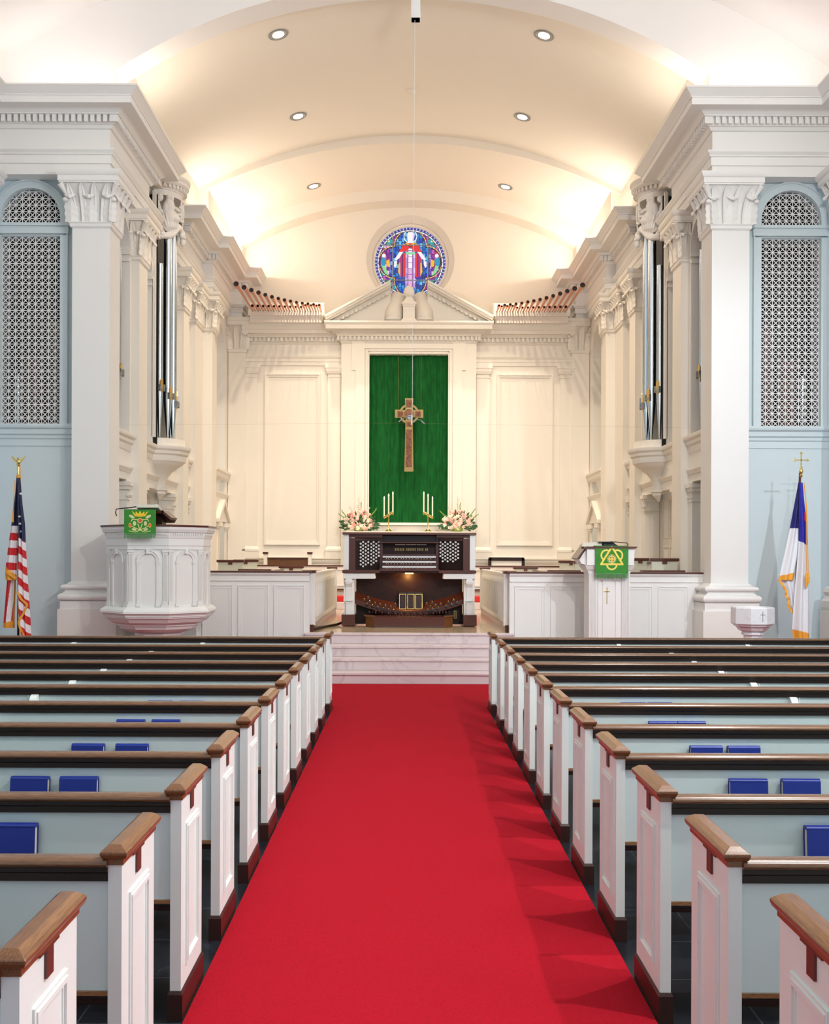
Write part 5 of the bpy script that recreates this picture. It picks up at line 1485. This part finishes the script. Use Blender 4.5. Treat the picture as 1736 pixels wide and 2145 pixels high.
def bandm(mb, pts, Y, w_=2.6):
    P = [Vector((fpx(p[0], Y), fpz(p[1], Y))) for p in pts]
    Q = []
    for k in range(len(P)-1):          # smooth the corners a little
        for m in range(6): 
            f = m/6; Q.append(P[k].lerp(P[k+1], f))
    Q.append(P[-1]); Q = [Q[0]] + [(Q[k-1]+Q[k]*2+Q[k+1])/4 for k in range(1, len(Q)-1)] + [Q[-1]]
    rings = []
    for k, q in enumerate(Q):
        t = (Q[min(k+1, len(Q)-1)] - Q[max(k-1, 0)]).normalized(); n = Vector((-t.y, t.x))*(w_*Y/F/2); y = Y + .006*math.sin(k*.8)
        rings.append([(q.x-n.x, y-.004, q.y-n.y), (q.x+n.x, y-.004, q.y+n.y), (q.x+n.x, y+.004, q.y+n.y), (q.x-n.x, y+.004, q.y-n.y)])
    mb.loft(rings)
bandm(mb, [(12, 1199), (22, 1207), (34, 1215)], YF-.07, 5); mb.build('gold_fringe', M['goldfringe'], root)
mb = MB(); bandm(mb, [(36, 1242), (45, 1258), (58, 1270), (48, 1290), (39, 1306), (44, 1322), (52, 1338)], YF-.125, 4.5)
mb.build('gold_fringe', M['goldfringe'], root)
mb = MB(); mb.tube([(fpx(43, YF), YF-.02, fpz(978, YF)), (fpx(44.5, YF), YF-.02, fpz(1040, YF))], .004, 5); mb.tube([(fpx(34, YF), YF-.06, fpz(1010, YF)), (fpx(32, YF), YF-.09, fpz(1075, YF))], .005, 5)
mb.tube([(fpx(32, YF), YF-.09, fpz(1072, YF)), (fpx(31.5, YF), YF-.09, fpz(1097, YF))], [.008, .014], 6); mb.lathe([(.03, 0), (.03, .04)], (fpx(38, YF), YF, fpz(1004, YF)), 12)
mb.build('cord_and_tassel', M['goldfringe'], root)
mb = MB()
cx_, cz_ = fpx(38, YF), fpz(977, YF)
mb.lathe([(.012, -.16), (.022, -.12), (.012, -.09), (.02, -.05), (.012, -.02), (.03, 0.0), (.012, .02)], (cx_, YF, cz_), 12)
mb.ball((cx_, YF, cz_+.045), .032, .03, .045)
mb.ball((cx_, YF-.03, cz_+.095), .014, .02, .014)
for s in (-1, 1):
    mb.loft([[(cx_+s*.01, YF-.01, cz_+.02), (cx_+s*.01, YF+.01, cz_+.02), (cx_+s*.015, YF+.01, cz_+.07), (cx_+s*.015, YF-.01, cz_+.07)], [(cx_+s*.055, YF-.008, cz_+.055), (cx_+s*.055, YF+.008, cz_+.055), (cx_+s*.05, YF+.008, cz_+.095), (cx_+s*.05, YF-.008, cz_+.095)], [(cx_+s*.10, YF-.004, cz_+.115), (cx_+s*.10, YF+.004, cz_+.115), (cx_+s*.09, YF+.004, cz_+.128), (cx_+s*.09, YF-.004, cz_+.128)]])
mb.build('eagle_finial', M['brass'], root, smooth=40)
# church flag, right
root = thing('church_flag', 'furled white flag with blue canton and gold fringe on a pole by the right wall', 'flag', (fpx(1670, YF), YF, 0))
mb = MB(); mb.tube([(fpx(1664, YF), YF+.06, 0.03), (fpx(1676, YF), YF+.02, fpz(985, YF))], .017, 10); mb.lathe([(.16, 0), (.16, .02), (.05, .06), (.03, .1)], (fpx(1664, YF), YF+.06, 0), 20); mb.build('pole', M['mahog'], root, smooth=50)
W1 = (.80, .80, .84); B1 = (.02, .02, .42); B2 = (.012, .012, .16)
def chl(px, py, u, v):
    if py < 1104 + (px-1654)*(-.0): return B2
    e = 1210 - (px-1631)*.25
    if py > e - 6: return GF if u < .85 or True else W1
    return W1
def chr_(px, py, u, v):
    e = 1130 + (px-1673)*.6
    if py < e:
        if px > 1683 and 1070 < py < 1088: return (.75, .02, .04)
        return B1 if px > 1674 else B2
    if py > 1318 + (px-1660)*.25 - 3: return GF
    return W1
drape('left_fold', root, [(1008, 1671, 1677), (1050, 1664, 1676), (1104, 1654, 1675), (1160, 1642, 1670), (1205, 1632, 1662), (1212, 1631, 1661)], chl, YF+.02, 90, 300, 2, .03)
def chb(px, py, u, v): return W1
drape('back_fold', root, [(1200, 1632, 1668), (1235, 1645, 1668), (1265, 1650, 1668), (1282, 1660, 1668)], chb, YF+.05, 30, 50, 2, .03)
drape('right_fold', root, [(1008, 1673, 1680), (1050, 1673, 1684), (1100, 1673, 1690), (1141, 1673, 1692), (1200, 1668, 1693), (1260, 1663, 1694.5), (1312, 1660, 1695), (1335, 1662, 1695)], chr_, YF-.05, 90, 400, 2, .045, .6)
mb = MB(); bandm(mb, [(1631, 1211), (1640, 1224), (1647, 1235), (1646, 1245), (1653, 1252), (1650, 1263), (1660, 1281)], YF, 4.5)
mb.build('gold_fringe', M['goldfringe'], root)
mb = MB()
for dx in (0, 4):
    mb.tube([(fpx(1679, YF), YF-.08, fpz(1010, YF)), (fpx(1681+dx*.3, YF), YF-.12, fpz(1060, YF)), (fpx(1681+dx, YF), YF-.14, fpz(1200, YF))], .005, 6)
    mb.tube([(fpx(1681+dx, YF), YF-.14, fpz(1198, YF)), (fpx(1681+dx, YF), YF-.14, fpz(1206, YF)), (fpx(1681+dx, YF), YF-.14, fpz(1226-dx*2, YF))], [.012, .02, .018], 8)
mb.build('cord_and_tassel', M['goldfringe'], root)
cx_, cz_ = fpx(1677, YF), fpz(961, YF)
mb = MB(); mb.lathe([(.012, -.17), (.024, -.14), (.014, -.12), (.026, -.10), (.03, -.08), (.02, -.05), (.01, -.03)], (cx_, YF, cz_-.08), 12)
mb.box(cx_-.008, cx_+.008, YF-.006, YF+.006, cz_-.12, cz_+.09); mb.box(cx_-.08, cx_+.08, YF-.006, YF+.006, cz_-.008, cz_+.008)
for (a, b) in ((0, .10), (-.09, 0), (.09, 0)):
    for (c, d) in ((0, 0), (.014, .0), (-.014, 0), (0, .014), (0, -.014)):
        mb.ball((cx_+a+c, YF, cz_+b+d), .010, .007, .010, 8, 6)
mb.ball((cx_, YF, cz_-.10), .022, .008, .014, 8, 6)
mb.build('cross_finial', M['brass'], root, smooth=40)

# ------------------------------------------------------------------ facade pipes in the towers and bays
def facade_pipe(s, x, y, r, zb, zm, zt, label, group, mouth=(-1, 0)):
    root = thing('facade_pipe', label, 'organ pipe', (s*x, y, zb), group)
    mb = MB(); mb.lathe([(.012, zb), (.018, zb+.04), (r*.98, zm-.08), (r, zm-.04), (r, zt-.02), (r*1.02, zt-.01), (r*1.02, zt), (r*.9, zt)], (x, y, 0), 24)
    side(s, mb).build('pipe_body', M['tin'], root, smooth=50)
    m_ = Vector(mouth).normalized(); t = Vector((-m_.y, m_.x)); c = Vector((x, y)) + m_*(r*.96)
    mb = MB()
    for (zz0, zz1, hw) in ((zm, zm+.20, r*.55), ):
        P = [(-hw, zz0), (hw, zz0), (hw, zz1-.06)] + [(hw*math.cos(PI*k/8), zz1-.06+.06*math.sin(PI*k/8)) for k in range(1, 8)] + [(-hw, zz1-.06)]
        P = P[:1] + [(-hw*math.cos(PI*k/8), zz0 - .05*math.sin(PI*k/8)) for k in range(1, 8)] + P[1:]
        mb.loft([[(c.x + t.x*u + m_.x*d, c.y + t.y*u + m_.y*d, z) for (u, z) in P] for d in (-.02, .012)])
    side(s, mb).build('gilt_mouth', M['gold'], root)
    mb = MB()
    c2 = c + m_*.014
    mb.obox((c2.x, c2.y, zm+.005), (t.x*r*.9, t.y*r*.9, 0), (m_.x*.015, m_.y*.015, 0), (0, 0, .012))
    for q in (-1, 1): mb.obox((c2.x+t.x*r*.75*q, c2.y+t.y*r*.75*q, zm+.03), (t.x*.008, t.y*.008, 0), (m_.x*.025, m_.y*.025, 0), (0, 0, .06))
    side(s, mb).build('mouth_ears', M['grey'], root)
for s in (-1, 1):
    T = [(4.53, 19.03, .060, 4.84, 7.12, (-.75, -.65)), (4.43, 19.235, .076, 4.72, 7.75, (-.85, -.5)), (4.385, 19.46, .074, 4.60, 7.75, (-1, -.1)), (4.42, 19.66, .066, 4.72, 7.75, (-.9, .4)), (4.52, 19.85, .058, 4.84, 7.12, (-.7, .7))]
    nmz = ['nearest the nave, shorter', 'second from the nave', 'middle and foremost', 'second from the altar', 'nearest the altar']
    for k, (x, y, r, zm, zt, mo) in enumerate(T):
        facade_pipe(s, x, y, r, 3.972, zm, zt, 'tall silvery organ pipe with gilt mouth in the %s tower, %s' % (SN[s], nmz[k]), 'pipes of the %s organ tower' % SN[s], mo)
    for k, (x, y) in enumerate(((4.83, 16.62), (4.80, 16.80), (4.78, 16.99), (4.77, 17.17))):
        facade_pipe(s, x, y, .05, 3.832, 4.55+.08*k, 6.5+.12*k, 'silvery pipe in the arched bay just behind the %s pier, %s from the nave' % (SN[s], ['first', 'second', 'third', 'fourth'][k]), 'pipes in the arch behind the %s pier' % SN[s], (-1, -.35))
    # canopy and carved angel above the tower
    root = thing('organ_canopy', 'half-round dentilled canopy over the %s organ pipe tower' % SN[s], 'canopy', (s*4.6, 19.5, 8.40))
    c = (4.66, 19.5)
    def half(r, z, n=24): return [(c[0]-r*math.sin(PI*i/n), c[1]-r*math.cos(PI*i/n), z) for i in range(n+1)]
    mb = MB(); mb.loft([half(r, z) for r, z in ((.40, 8.40), (.425, 8.40), (.425, 8.50), (.44, 8.505), (.445, 8.53), (.46, 8.535), (.46, 8.60), (.51, 8.605), (.53, 8.63), (.545, 8.64), (.545, 8.69), (.555, 8.70), (.575, 8.745), (.575, 8.76), (.40, 8.77))])
    side(s, mb).build('canopy_ring', M['carve'], root, smooth=30)
    mb = MB()
    for i in range(18):
        a = PI*(i+.5)/18; n = Vector((-math.sin(a), -math.cos(a))); t = Vector((-n.y, n.x)); p = Vector(c) + n*.485
        mb.obox((p.x, p.y, 8.568), (t.x*.02, t.y*.02, 0), (n.x*.025, n.y*.025, 0), (0, 0, .032))
    side(s, mb).build('dentils', M['carve'], root)
    mb = MB(); mb.box(4.57, 4.63, 18.86, 18.94, 3.97, 8.40); mb.box(4.57, 4.63, 20.04, 20.10, 3.97, 8.40)
    side(s, mb).build('tower_post', M['trimc'], root)
    # the relief stands on the curve of the tower: (a = angle round the tower, z)
    root = thing('carved_angel', 'white carved winged angel with scrollwork above the %s tower pipes' % SN[s], 'carving', (s*4.2, 19.5, 7.6))
    mb = MB()
    def cp(a, z, r=.43): return (c[0]-r*math.sin(a), c[1]-r*math.cos(a), z)
    def blob(a, z, ra, rz, rd, r=.43, tilt=0):
        t = Vector((-math.cos(a), math.sin(a), 0)); n = Vector((-math.sin(a), -math.cos(a), 0)); k = Vector((0, 0, 1))
        rot = Matrix((t, n, k)).transposed() @ Matrix.Rotation(tilt, 3, 'Y')
        mb.ball(cp(a, z, r), ra, rd, rz, 14, 10, rot)
    blob(.66, 8.20, .10, .15, .085, .44)          # torso
    blob(.50, 8.17, .06, .12, .07, .44, .15)      # shoulder and upper arm
    blob(.72, 8.345, .052, .062, .065, .455)      # head
    blob(.64, 8.365, .060, .055, .055, .445)      # hair
    blob(.60, 8.30, .045, .05, .05, .44)
    blob(.70, 8.02, .13, .14, .11, .44)           # lap
    blob(.88, 7.98, .10, .08, .11, .46)           # knee
    blob(.60, 7.87, .14, .12, .085, .43, -.3)     # robe folds
    blob(.85, 7.88, .12, .10, .07, .43, .1)
    for k in range(6): blob(.42+.10*k, 7.93, .014, .15, .02, .505, -.3 + .08*k)
    blob(.95, 8.17, .09, .028, .045, .48, .35)    # forearm
    blob(1.12, 8.22, .03, .035, .035, .49)        # hand
    blob(1.05, 8.08, .07, .025, .04, .48, -.2)
    blob(1.22, 8.18, .020, .22, .03, .47, .06)    # harp frame and strings
    blob(1.50, 8.20, .018, .20, .03, .45, -.05)
    blob(1.36, 8.36, .07, .022, .03, .46, .2); blob(1.36, 8.00, .07, .025, .03, .46, -.3)
    for k in range(3): blob(1.30+.06*k, 8.18, .006, .18, .012, .455)
    for k in range(9):                            # wing: fanned feathers
        blob(.14 + .04*k, 8.24 - .05*k, .042, .17 - .008*k, .03, .45, -.02 - .05*k)
    blob(.24, 8.34, .075, .075, .04, .45)
    for k in range(6): blob(1.75 + .08*k, 8.18 - .04*k, .05, .20, .03, .42, .08 + .08*k)
    for k in range(34):                           # lower scroll, a thick wavy roll
        a = .12 + k*.048
        z = 7.64 + .22*math.exp(-((a-1.22)/.36)**2)
        blob(a, z, .045, .045, .05, .44)
        if k % 2: blob(a, z+.055, .045, .028, .035, .43)
    for k in range(9): blob(.30 + .10*math.cos(k*.7), 7.68 + .062*math.sin(k*.7), .035, .035, .045, .455)
    blob(.30, 7.68, .03, .03, .06, .47)
    blob(1.45, 7.78, .06, .09, .06, .445, .4); blob(1.56, 7.66, .045, .09, .05, .44, -.2); blob(1.50, 7.72, .03, .03, .05, .47); blob(1.70, 7.72, .05, .11, .05, .44)
    for k in range(7): blob(.45+.11*k, 8.0, .06, .24, .03, .41)
    o = side(s, mb).build('figure', M['carve'], root, smooth=80)
    rm = o.modifiers.new('merge', 'REMESH'); rm.mode = 'VOXEL'; rm.voxel_size = 0.008; rm.use_smooth_shade = True

# ------------------------------------------------------------------ horizontal trumpet pipes and their chests
ordn = ['first', 'second', 'third', 'fourth', 'fifth', 'sixth', 'seventh', 'eighth', 'ninth', 'tenth', 'eleventh', 'twelfth', 'thirteenth', 'fourteenth']
RL = [2.44, 2.15, 1.92, 1.70, 1.50, 1.32, 1.17, 1.04, .93, .82, .74, .68, .62, .56]
RR = [6.0, 5.7, 5.2, 5.1, 4.6, 4.5, 4.0, 4.0, 3.9, 3.7, 3.5, 3.4, 3.4, 3.1]
YC = 24.98
for s in (-1, 1):
    root = thing('pipe_chest', 'cream wind chest of the trumpet pipes on the %s ledge of the altar screen' % SN[s], 'pipe chest', (s*2.9, 25.1, 7.40))
    mb = MB(); mb.box(2.03, 3.82, YC, YC+.45, 7.58, 7.86); mb.box(2.06, 3.79, YC+.03, YC+.42, 7.40, 7.58); mb.box(2.02, 3.83, YC-.01, YC+.45, 7.56, 7.585)
    mb.sweep([(-.02, 7.84), (.03, 7.84), (.04, 7.88), (.06, 7.90), (.06, 7.92), (-.02, 7.92)], [(3.82, YC+.3), (2.03, YC+.3)])
    side(s, mb).build('chest_box', M['trimc'], root)
    mb = MB()
    for k in range(27):
        x = 3.715 - k*.0625; rr = .022 if k % 2 == 0 else .014
        mb.lathe([(rr, -.03), (rr, 0), (rr*.6, 0), (rr*.6, -.025)], (x, YC, 7.665), 12, 'y', cap=True)
    side(s, mb).build('boot_sockets', M['grey'], root, smooth=40)
    for k in range(14):
        x = 3.715 - k*.125; L = RL[k]; rb = RR[k]*(YC-L)/F*1.0; yb = YC - L
        root = thing('trumpet_pipe', 'upper row copper trumpet pipe, %s from the outer end on the %s chest' % (ordn[k], SN[s]), 'organ pipe', (s*x, YC, 7.665), 'long copper trumpets on the %s chest' % SN[s])
        mb = MB(); mb.lathe([(.018, 0), (.022, -L*.3), (.032, -L*.75), (.040, -L*.93), (rb*.75, -L*.985), (rb, -L), (rb*.92, -L), (rb*.7, -L*.985), (.03, -L*.9)], (x, YC-.02, 7.665), 20, 'y', cap=False)
        side(s, mb).build('horn', M['copper'], root, smooth=50)
        mb = MB(); mb.lathe([(rb*.93, -L+.004), (.001, -L+.02)], (x, YC-.02, 7.665), 20, 'y', cap=False)
        side(s, mb).build('bell_throat', M['void'], root, smooth=50)
    for k in range(13):
        x = 3.655 - k*.125; L = .48 - .012*k; yb = YC - L; rb = (3.3 - .09*k)*yb/F
        if k >= 10: L = .56 - .02*(k-10)
        root = thing('trumpet_pipe', 'lower row short copper trumpet pipe, %s from the outer end on the %s chest' % (ordn[k], SN[s]), 'organ pipe', (s*x, YC, 7.665), 'short copper trumpets on the %s chest' % SN[s])
        mb = MB(); mb.lathe([(.012, 0), (.018, -L*.6), (.022, -L*.9), (rb, -L), (rb*.9, -L), (.018, -L*.9)], (x, YC-.02, 7.665), 16, 'y', cap=False)
        side(s, mb).build('horn', M['copper'], root, smooth=50)
        mb = MB(); mb.lathe([(rb*.92, -L+.003), (.001, -L+.012)], (x, YC-.02, 7.665), 16, 'y', cap=False)
        side(s, mb).build('bell_throat', M['void'], root, smooth=50)

# ------------------------------------------------------------------ hanging cross
YX = 25.0; kx = YX/F
def X_(px): return (px-858)*kx + .01
def Z_(py): return CZ - (py-1165)*kx
root = thing('celtic_cross', 'large carved Celtic cross in brown and gold hanging before the green curtain', 'cross', (0, YX, Z_(988)))
zc_ = Z_(867)
mb = MB()
def flare(p0, p1, w0, w1, vertical=True):
    if vertical: mb.prism([(X_(858)-w0, p0), (X_(858)+w0, p0), (X_(858)+w1, p1), (X_(858)-w1, p1)], 'y', YX-.04, YX+.04)
    else: mb.prism([(p0, zc_-w0), (p0, zc_+w0), (p1, zc_+w1), (p1, zc_-w1)], 'y', YX-.04, YX+.04)
flare(zc_, Z_(834.5), .080, .100); flare(Z_(988), zc_, .108, .082)
flare(X_(858), X_(828.5), .075, .100, False); flare(X_(858), X_(887.5), .075, .100, False)
mb.build('cross_body', M['dullgold'], root)
mb = MB(); mb.loft([[(X_(858)+r_*math.cos(2*PI*i/40), YX+y_, zc_+r_*math.sin(2*PI*i/40)) for r_, y_ in ((.185, -.03), (.235, -.03), (.235, .03), (.185, .03))] for i in range(41)], cap=False)
mb.build('ring', M['dullgold'], root, smooth=40)
mb = MB(); mb.lathe([(.11, 0), (.135, -.012), (.135, -.025), (.11, -.03), (.0, -.03)], (X_(858), YX-.035, zc_), 32, 'y', cap=False); mb.build('boss_rim', M['dullgold'], root, smooth=40)
mb = MB()
for (x0, x1, z0, z1) in ((852, 864, 838, 853), (834, 845, 862, 873), (871, 882, 862, 873), (852, 864, 884, 894), (851, 864, 900, 978)):
    mb.box(X_(x0), X_(x1), YX-.052, YX-.036, Z_(z0), Z_(z1))
mb.lathe([(.112, 0), (.11, -.012), (.0, -.02)], (X_(858), YX-.062, zc_), 24, 'y', cap=False)
mb.build('relief_panels', M['brown'], root)
mb = MB()
random.seed(5)
for k in range(46):           # interlace strands on the shaft
    f = k/45; z = Z_(902) + (Z_(976)-Z_(902))*f
for ph_ in (0, PI/2, PI):
    mb.tube([(X_(857.5)+.045*math.sin(i*.55+ph_), YX-.055-.004*math.cos(i*.9+ph_), Z_(902)+(Z_(976)-Z_(902))*i/48) for i in range(49)], .006, 5)
for (a, b) in ((858, 845.5), (839.5, 867.5), (876.5, 867.5), (858, 889), (858, 867)):
    mb.tube([(X_(a)+.035*math.sin(i*PI/8)*1.0, YX-.057-(.012 if (a, b) == (858, 867) else 0), Z_(b)+.035*math.sin(i*PI/4)) for i in range(17)], .005, 5)
mb.build('interlace', M['capwood'], root)
mb = MB()
for x in (835.5, 883):
    mb.tube([(X_(x), YX, Z_(862)), (X_(x), YX+.02, 6.70)], .0025, 4)
mb.build('hanging_wire', M['dullgold'], root)

# hanging microphones on their long cable
YM = 16.1; km = YM/F
def XM(px): return CX + (px-849)*km
def ZM(py): return CZ - (py-1165)*km
root = thing('hanging_microphone', 'microphone cluster hanging on a long thin cable in front of the cross', 'microphone', (XM(861), YM, ZM(889)))
mb = MB(); mb.tube([(XM(862), YM, ZM(870)), (XM(865), YM, ZM(40))], .0035, 6); mb.build('cable', M['white'], root)
mb = MB(); mb.tube([(XM(861.5), YM, ZM(869)), (XM(861), YM, ZM(890))], .011, 10); mb.build('microphone_body', M['white'], root, smooth=50)
for (a, b, c_, d_) in ((834.5, 883.5, 842, 878), (881, 881, 888, 888)):
    mb = MB(); mb.tube([(XM(a), YM, ZM(b)), (XM(c_), YM, ZM(d_))], .010, 10); mb.build('microphone_body', M['grey'], root, smooth=50)
mb = MB(); mb.tube([(XM(842), YM, ZM(878)), (XM(850), YM, ZM(873)), (XM(858), YM, ZM(872)), (XM(861), YM, ZM(876))], .006, 6); mb.tube([(XM(861), YM, ZM(888)), (XM(870), YM, ZM(878)), (XM(881), YM, ZM(880))], .005, 6)
mb.lathe([(.035, 0), (.04, .006), (.035, .012), (.03, .006)], (XM(857), YM, ZM(874)), 16, 'y'); mb.build('boom', M['grey'], root, smooth=50)
mb = MB(); mb.tube([(XM(846), YM, ZM(886)), (-4.45, YM+.2, ZM(889))], .0007, 4); mb.build('guy_wire', M['dullgold'], root)
mb = MB(); mb.tube([(XM(880), YM, ZM(887)), (4.45, YM+.2, ZM(891))], .0007, 4); mb.build('guy_wire', M['dullgold'], root)
mb = MB(); mb.box(XM(857), XM(876), YM-.08, YM+.08, ZM(42), 10.54); mb.box(XM(857)-.005, XM(876)+.005, YM-.085, YM+.085, ZM(42)-.0, ZM(42)+.06)
tag(mb.build('ceiling_box', M['white'], bevel=.006), 'white rectangular box hanging from the crown of the chancel arch', 'ceiling box')

# ------------------------------------------------------------------ ceiling fittings
def vz(V, x): return V[0] + math.sqrt(V[1]**2 - x*x)
names3 = ['nearest', 'middle', 'farthest']
proto = None
for k, (y, V) in enumerate(((17.5, VA), (20.75, VA), (24.25, VB))):
    for s in (-1, 1):
        x = s*2.215
        z = vz(V, x); tilt = math.atan2(x, V[1])
        if proto is None:
            root = thing('ceiling_light', '-', 'ceiling light', (0, 0, 0))
            mb = MB(); mb.lathe([(.135, .0), (.165, -.004), (.168, -.012), (.14, -.018), (.128, -.012), (.122, .01)], (0, 0, 0), 32, 'z', cap=False); mb.build('trim_ring', M['grey'], root, smooth=40)
            mb = MB(); mb.lathe([(.125, -.012), (.09, -.002), (.085, -.006)], (0, 0, 0), 32, 'z', cap=False); mb.build('reflector', M['dullgold'], root, smooth=40)
            mb = MB(); mb.lathe([(.001, -.016), (.06, -.014), (.10, -.006), (.10, .0)], (0, .01, 0), 24, 'z', cap=False); mb.build('bulb', M['bulb'], root, smooth=40)
            index_kids(root); proto = root; o = root
        else: o = copy_tree(proto)
        o.location = (x, y, z - .003); o.rotation_euler = (0, math.asin(x/V[1]), 0)
        o['category'] = 'ceiling light'; o['group'] = 'recessed lights of the chancel vault'
        o['label'] = '%s round recessed light on the %s half of the vault' % (names3[k], SN[s])
mb = MB(); mb.lathe([(.09, 0), (.095, -.02), (.06, -.035), (.05, -.06), (.03, -.065), (.001, -.065)], (.02, 20.2, vz(VA, 0)), 20, cap=False)
tag(mb.build('smoke_detector', M['ceilc'], smooth=40), 'small round detector at the crown of the vault', 'smoke detector')

# ------------------------------------------------------------------ altar flowers and candles
ka = 24.8/F
def XA(px): return (px-858)*ka
def ZA(py): return CZ - (py-1165)*ka
for s in (-1, 1):
    root = thing('candelabrum', 'three-branched slanting brass candelabrum on the altar, %s one' % SN[s], 'candelabrum', (s*.465, 24.8, AT), 'altar candelabra')
    cx_ = .465
    mb = MB(); mb.lathe([(.085, 0), (.085, .02), (.05, .04), (.02, .08), (.014, .12), (.014, .40), (.02, .41), (.014, .43), (.014, .56)], (cx_, 24.8, AT), 16); side(s, mb).build('stem', M['brass'], root, smooth=50)
    mb = MB()
    for dz in (0, -.035): mb.tube([(cx_+.11, 24.8, AT+.345+dz), (cx_-.115, 24.8, AT+.49+dz)], .011, 8)
    side(s, mb).build('arms', M['brass'], root, smooth=50)
    for (dx, zb, zt) in ((.105, 1081.5, 1046.5), (.0, 1077.5, 1041), (-.10, 1073.5, 1036.5)):
        x = cx_+dx; z0 = ZA(zb); z1 = ZA(zt)
        mb = MB(); mb.lathe([(.012, -.05), (.026, -.03), (.026, 0), (.018, .005)], (x, 24.8, z0), 12); side(s, mb).build('candle_cup', M['brass'], root, smooth=50)
        mb = MB(); mb.lathe([(.0165, 0), (.0165, z1-z0)], (x, 24.8, z0), 14); cn = side(s, mb).build('candle', M['candle'], root, smooth=50)
        mb = MB(); mb.lathe([(.004, .0), (.013, .02), (.014, .035), (.008, .06), (.001, .08)], (x, 24.8, z1), 10); side(s, mb).build('flame', M['flame'], cn, smooth=50)
def petal_rose(mb, c, r):
    mb.ball(c, r*.62, r*.62, r*.6, 8, 6)
    for k in range(6):
        a = 2*PI*k/6 + rnd.random(); mb.ball((c[0]+math.cos(a)*r*.5, c[1]-.3*r+rnd.uniform(-.2, .2)*r, c[2]+math.sin(a)*r*.5), r*.5, r*.3, r*.5, 8, 5)
def leaf_at(mb, c, d, L, w_):
    d = Vector(d).normalized(); up = Vector((rnd.uniform(-.4, .4), -1, rnd.uniform(-.4, .4))); t = d.cross(up).normalized(); c = Vector(c)
    nrm = t.cross(d).normalized()
    pts = [(0, 0.05), (.25, .8), (.5, 1), (.75, .7), (1, .03)]
    rings = []
    for (f, q) in pts:
        p = c + d*L*f + nrm*(-.15*L*f*f)
        rings.append([p - t*w_*q, p + nrm*.004, p + t*w_*q, p - nrm*.004])
    mb.loft(rings)
for s in (-1, 1):
    cx_ = s*1.165; cz0 = AT
    root = thing('flower_arrangement', 'pink roses and gladioli with greenery at the %s end of the altar' % SN[s], 'flower arrangement', (cx_, 24.8, AT), 'altar flowers')
    mb = MB(); mb.lathe([(.08, 0), (.12, .03), (.13, .10), (.11, .13), (.05, .13)], (cx_, 24.8, AT), 20); mb.build('bowl', M['leafl'], root, smooth=50)
    mb = MB()
    for k in range(150):
        a = rnd.uniform(-.1, PI+.1); r_ = rnd.uniform(.08, .34); sx = 1.15
        c = (cx_ + math.cos(a)*r_*sx, 24.8+rnd.uniform(-.12, .10), AT+.10+math.sin(a)*r_*.95)
        leaf_at(mb, c, (math.cos(a)+rnd.uniform(-.4, .4), rnd.uniform(-.5, .1), math.sin(a)+rnd.uniform(-.4, .4)), rnd.uniform(.07, .13), rnd.uniform(.014, .026))
    for sgn in (-1, 1):
        for k in range(14):
            x = cx_ + sgn*(.18+.015*k); leaf_at(mb, (x, 24.72+rnd.uniform(-.03, .03), AT+.03+.05*rnd.random()+.004*k), (sgn, rnd.uniform(-.4, .2), rnd.uniform(-.5, .9)), .10, .024)
    mb.build('foliage', M['leaf'], root)
    spikes = [(0, .84, 'pinkl', 0), (-.22, .60, 'pinkl', 0), (.25, .58, 'ivory', 0), (-.40, .47, 'leafl', 1), (.40, .52, 'leafl', 1), (s*-.46*-1, .40, 'leafl', 1), (.06, .66, 'leafl', 1)]
    for (dx, hh, mt, thin) in spikes:
        mb = MB(); b0 = Vector((cx_+dx*.25, 24.78, AT+.12)); t0 = Vector((cx_+dx, 24.76, AT+hh))
        mb.tube([b0, (b0+t0)/2+Vector((0, 0, .03)), t0], [.006, .005, .002], 6); st = mb.build('stem', M['leafl'], root)
        mb = MB()
        for k in range(8):
            f = .50+.5*k/8; p = b0 + (t0-b0)*f
            if thin: leaf_at(mb, p, ((t0-b0).x+rnd.uniform(-.15, .15), -.1, (t0-b0).z), .08, .010)
            else: mb.ball((p.x+rnd.uniform(-.02, .02), p.y-.02, p.z), .036*(1.25-f*.9), .03*(1.25-f*.9), .03*(1.25-f*.9), 8, 5)
        mb.build('floret', M[mt], st)
    k = 0; placed = []
    while k < 62:
        a = rnd.uniform(0.02, PI-.02); r_ = math.sqrt(rnd.random())*.40
        x, z = math.cos(a)*r_*.95, .07+math.sin(a)*r_*1.05
        if any(math.hypot(x-p, z-q) < .050 for p, q in placed) and rnd.random() < .9: continue
        placed.append((x, z))
        mb = MB(); petal_rose(mb, (cx_+x, 24.68+.09*(r_/.4)+rnd.uniform(-.02, .02), AT+z), rnd.uniform(.036, .058))
        mb.build('blossom', M[rnd.choice(['pink', 'pinkl', 'pinkl', 'ivory', 'pink'])], root, smooth=60); k += 1
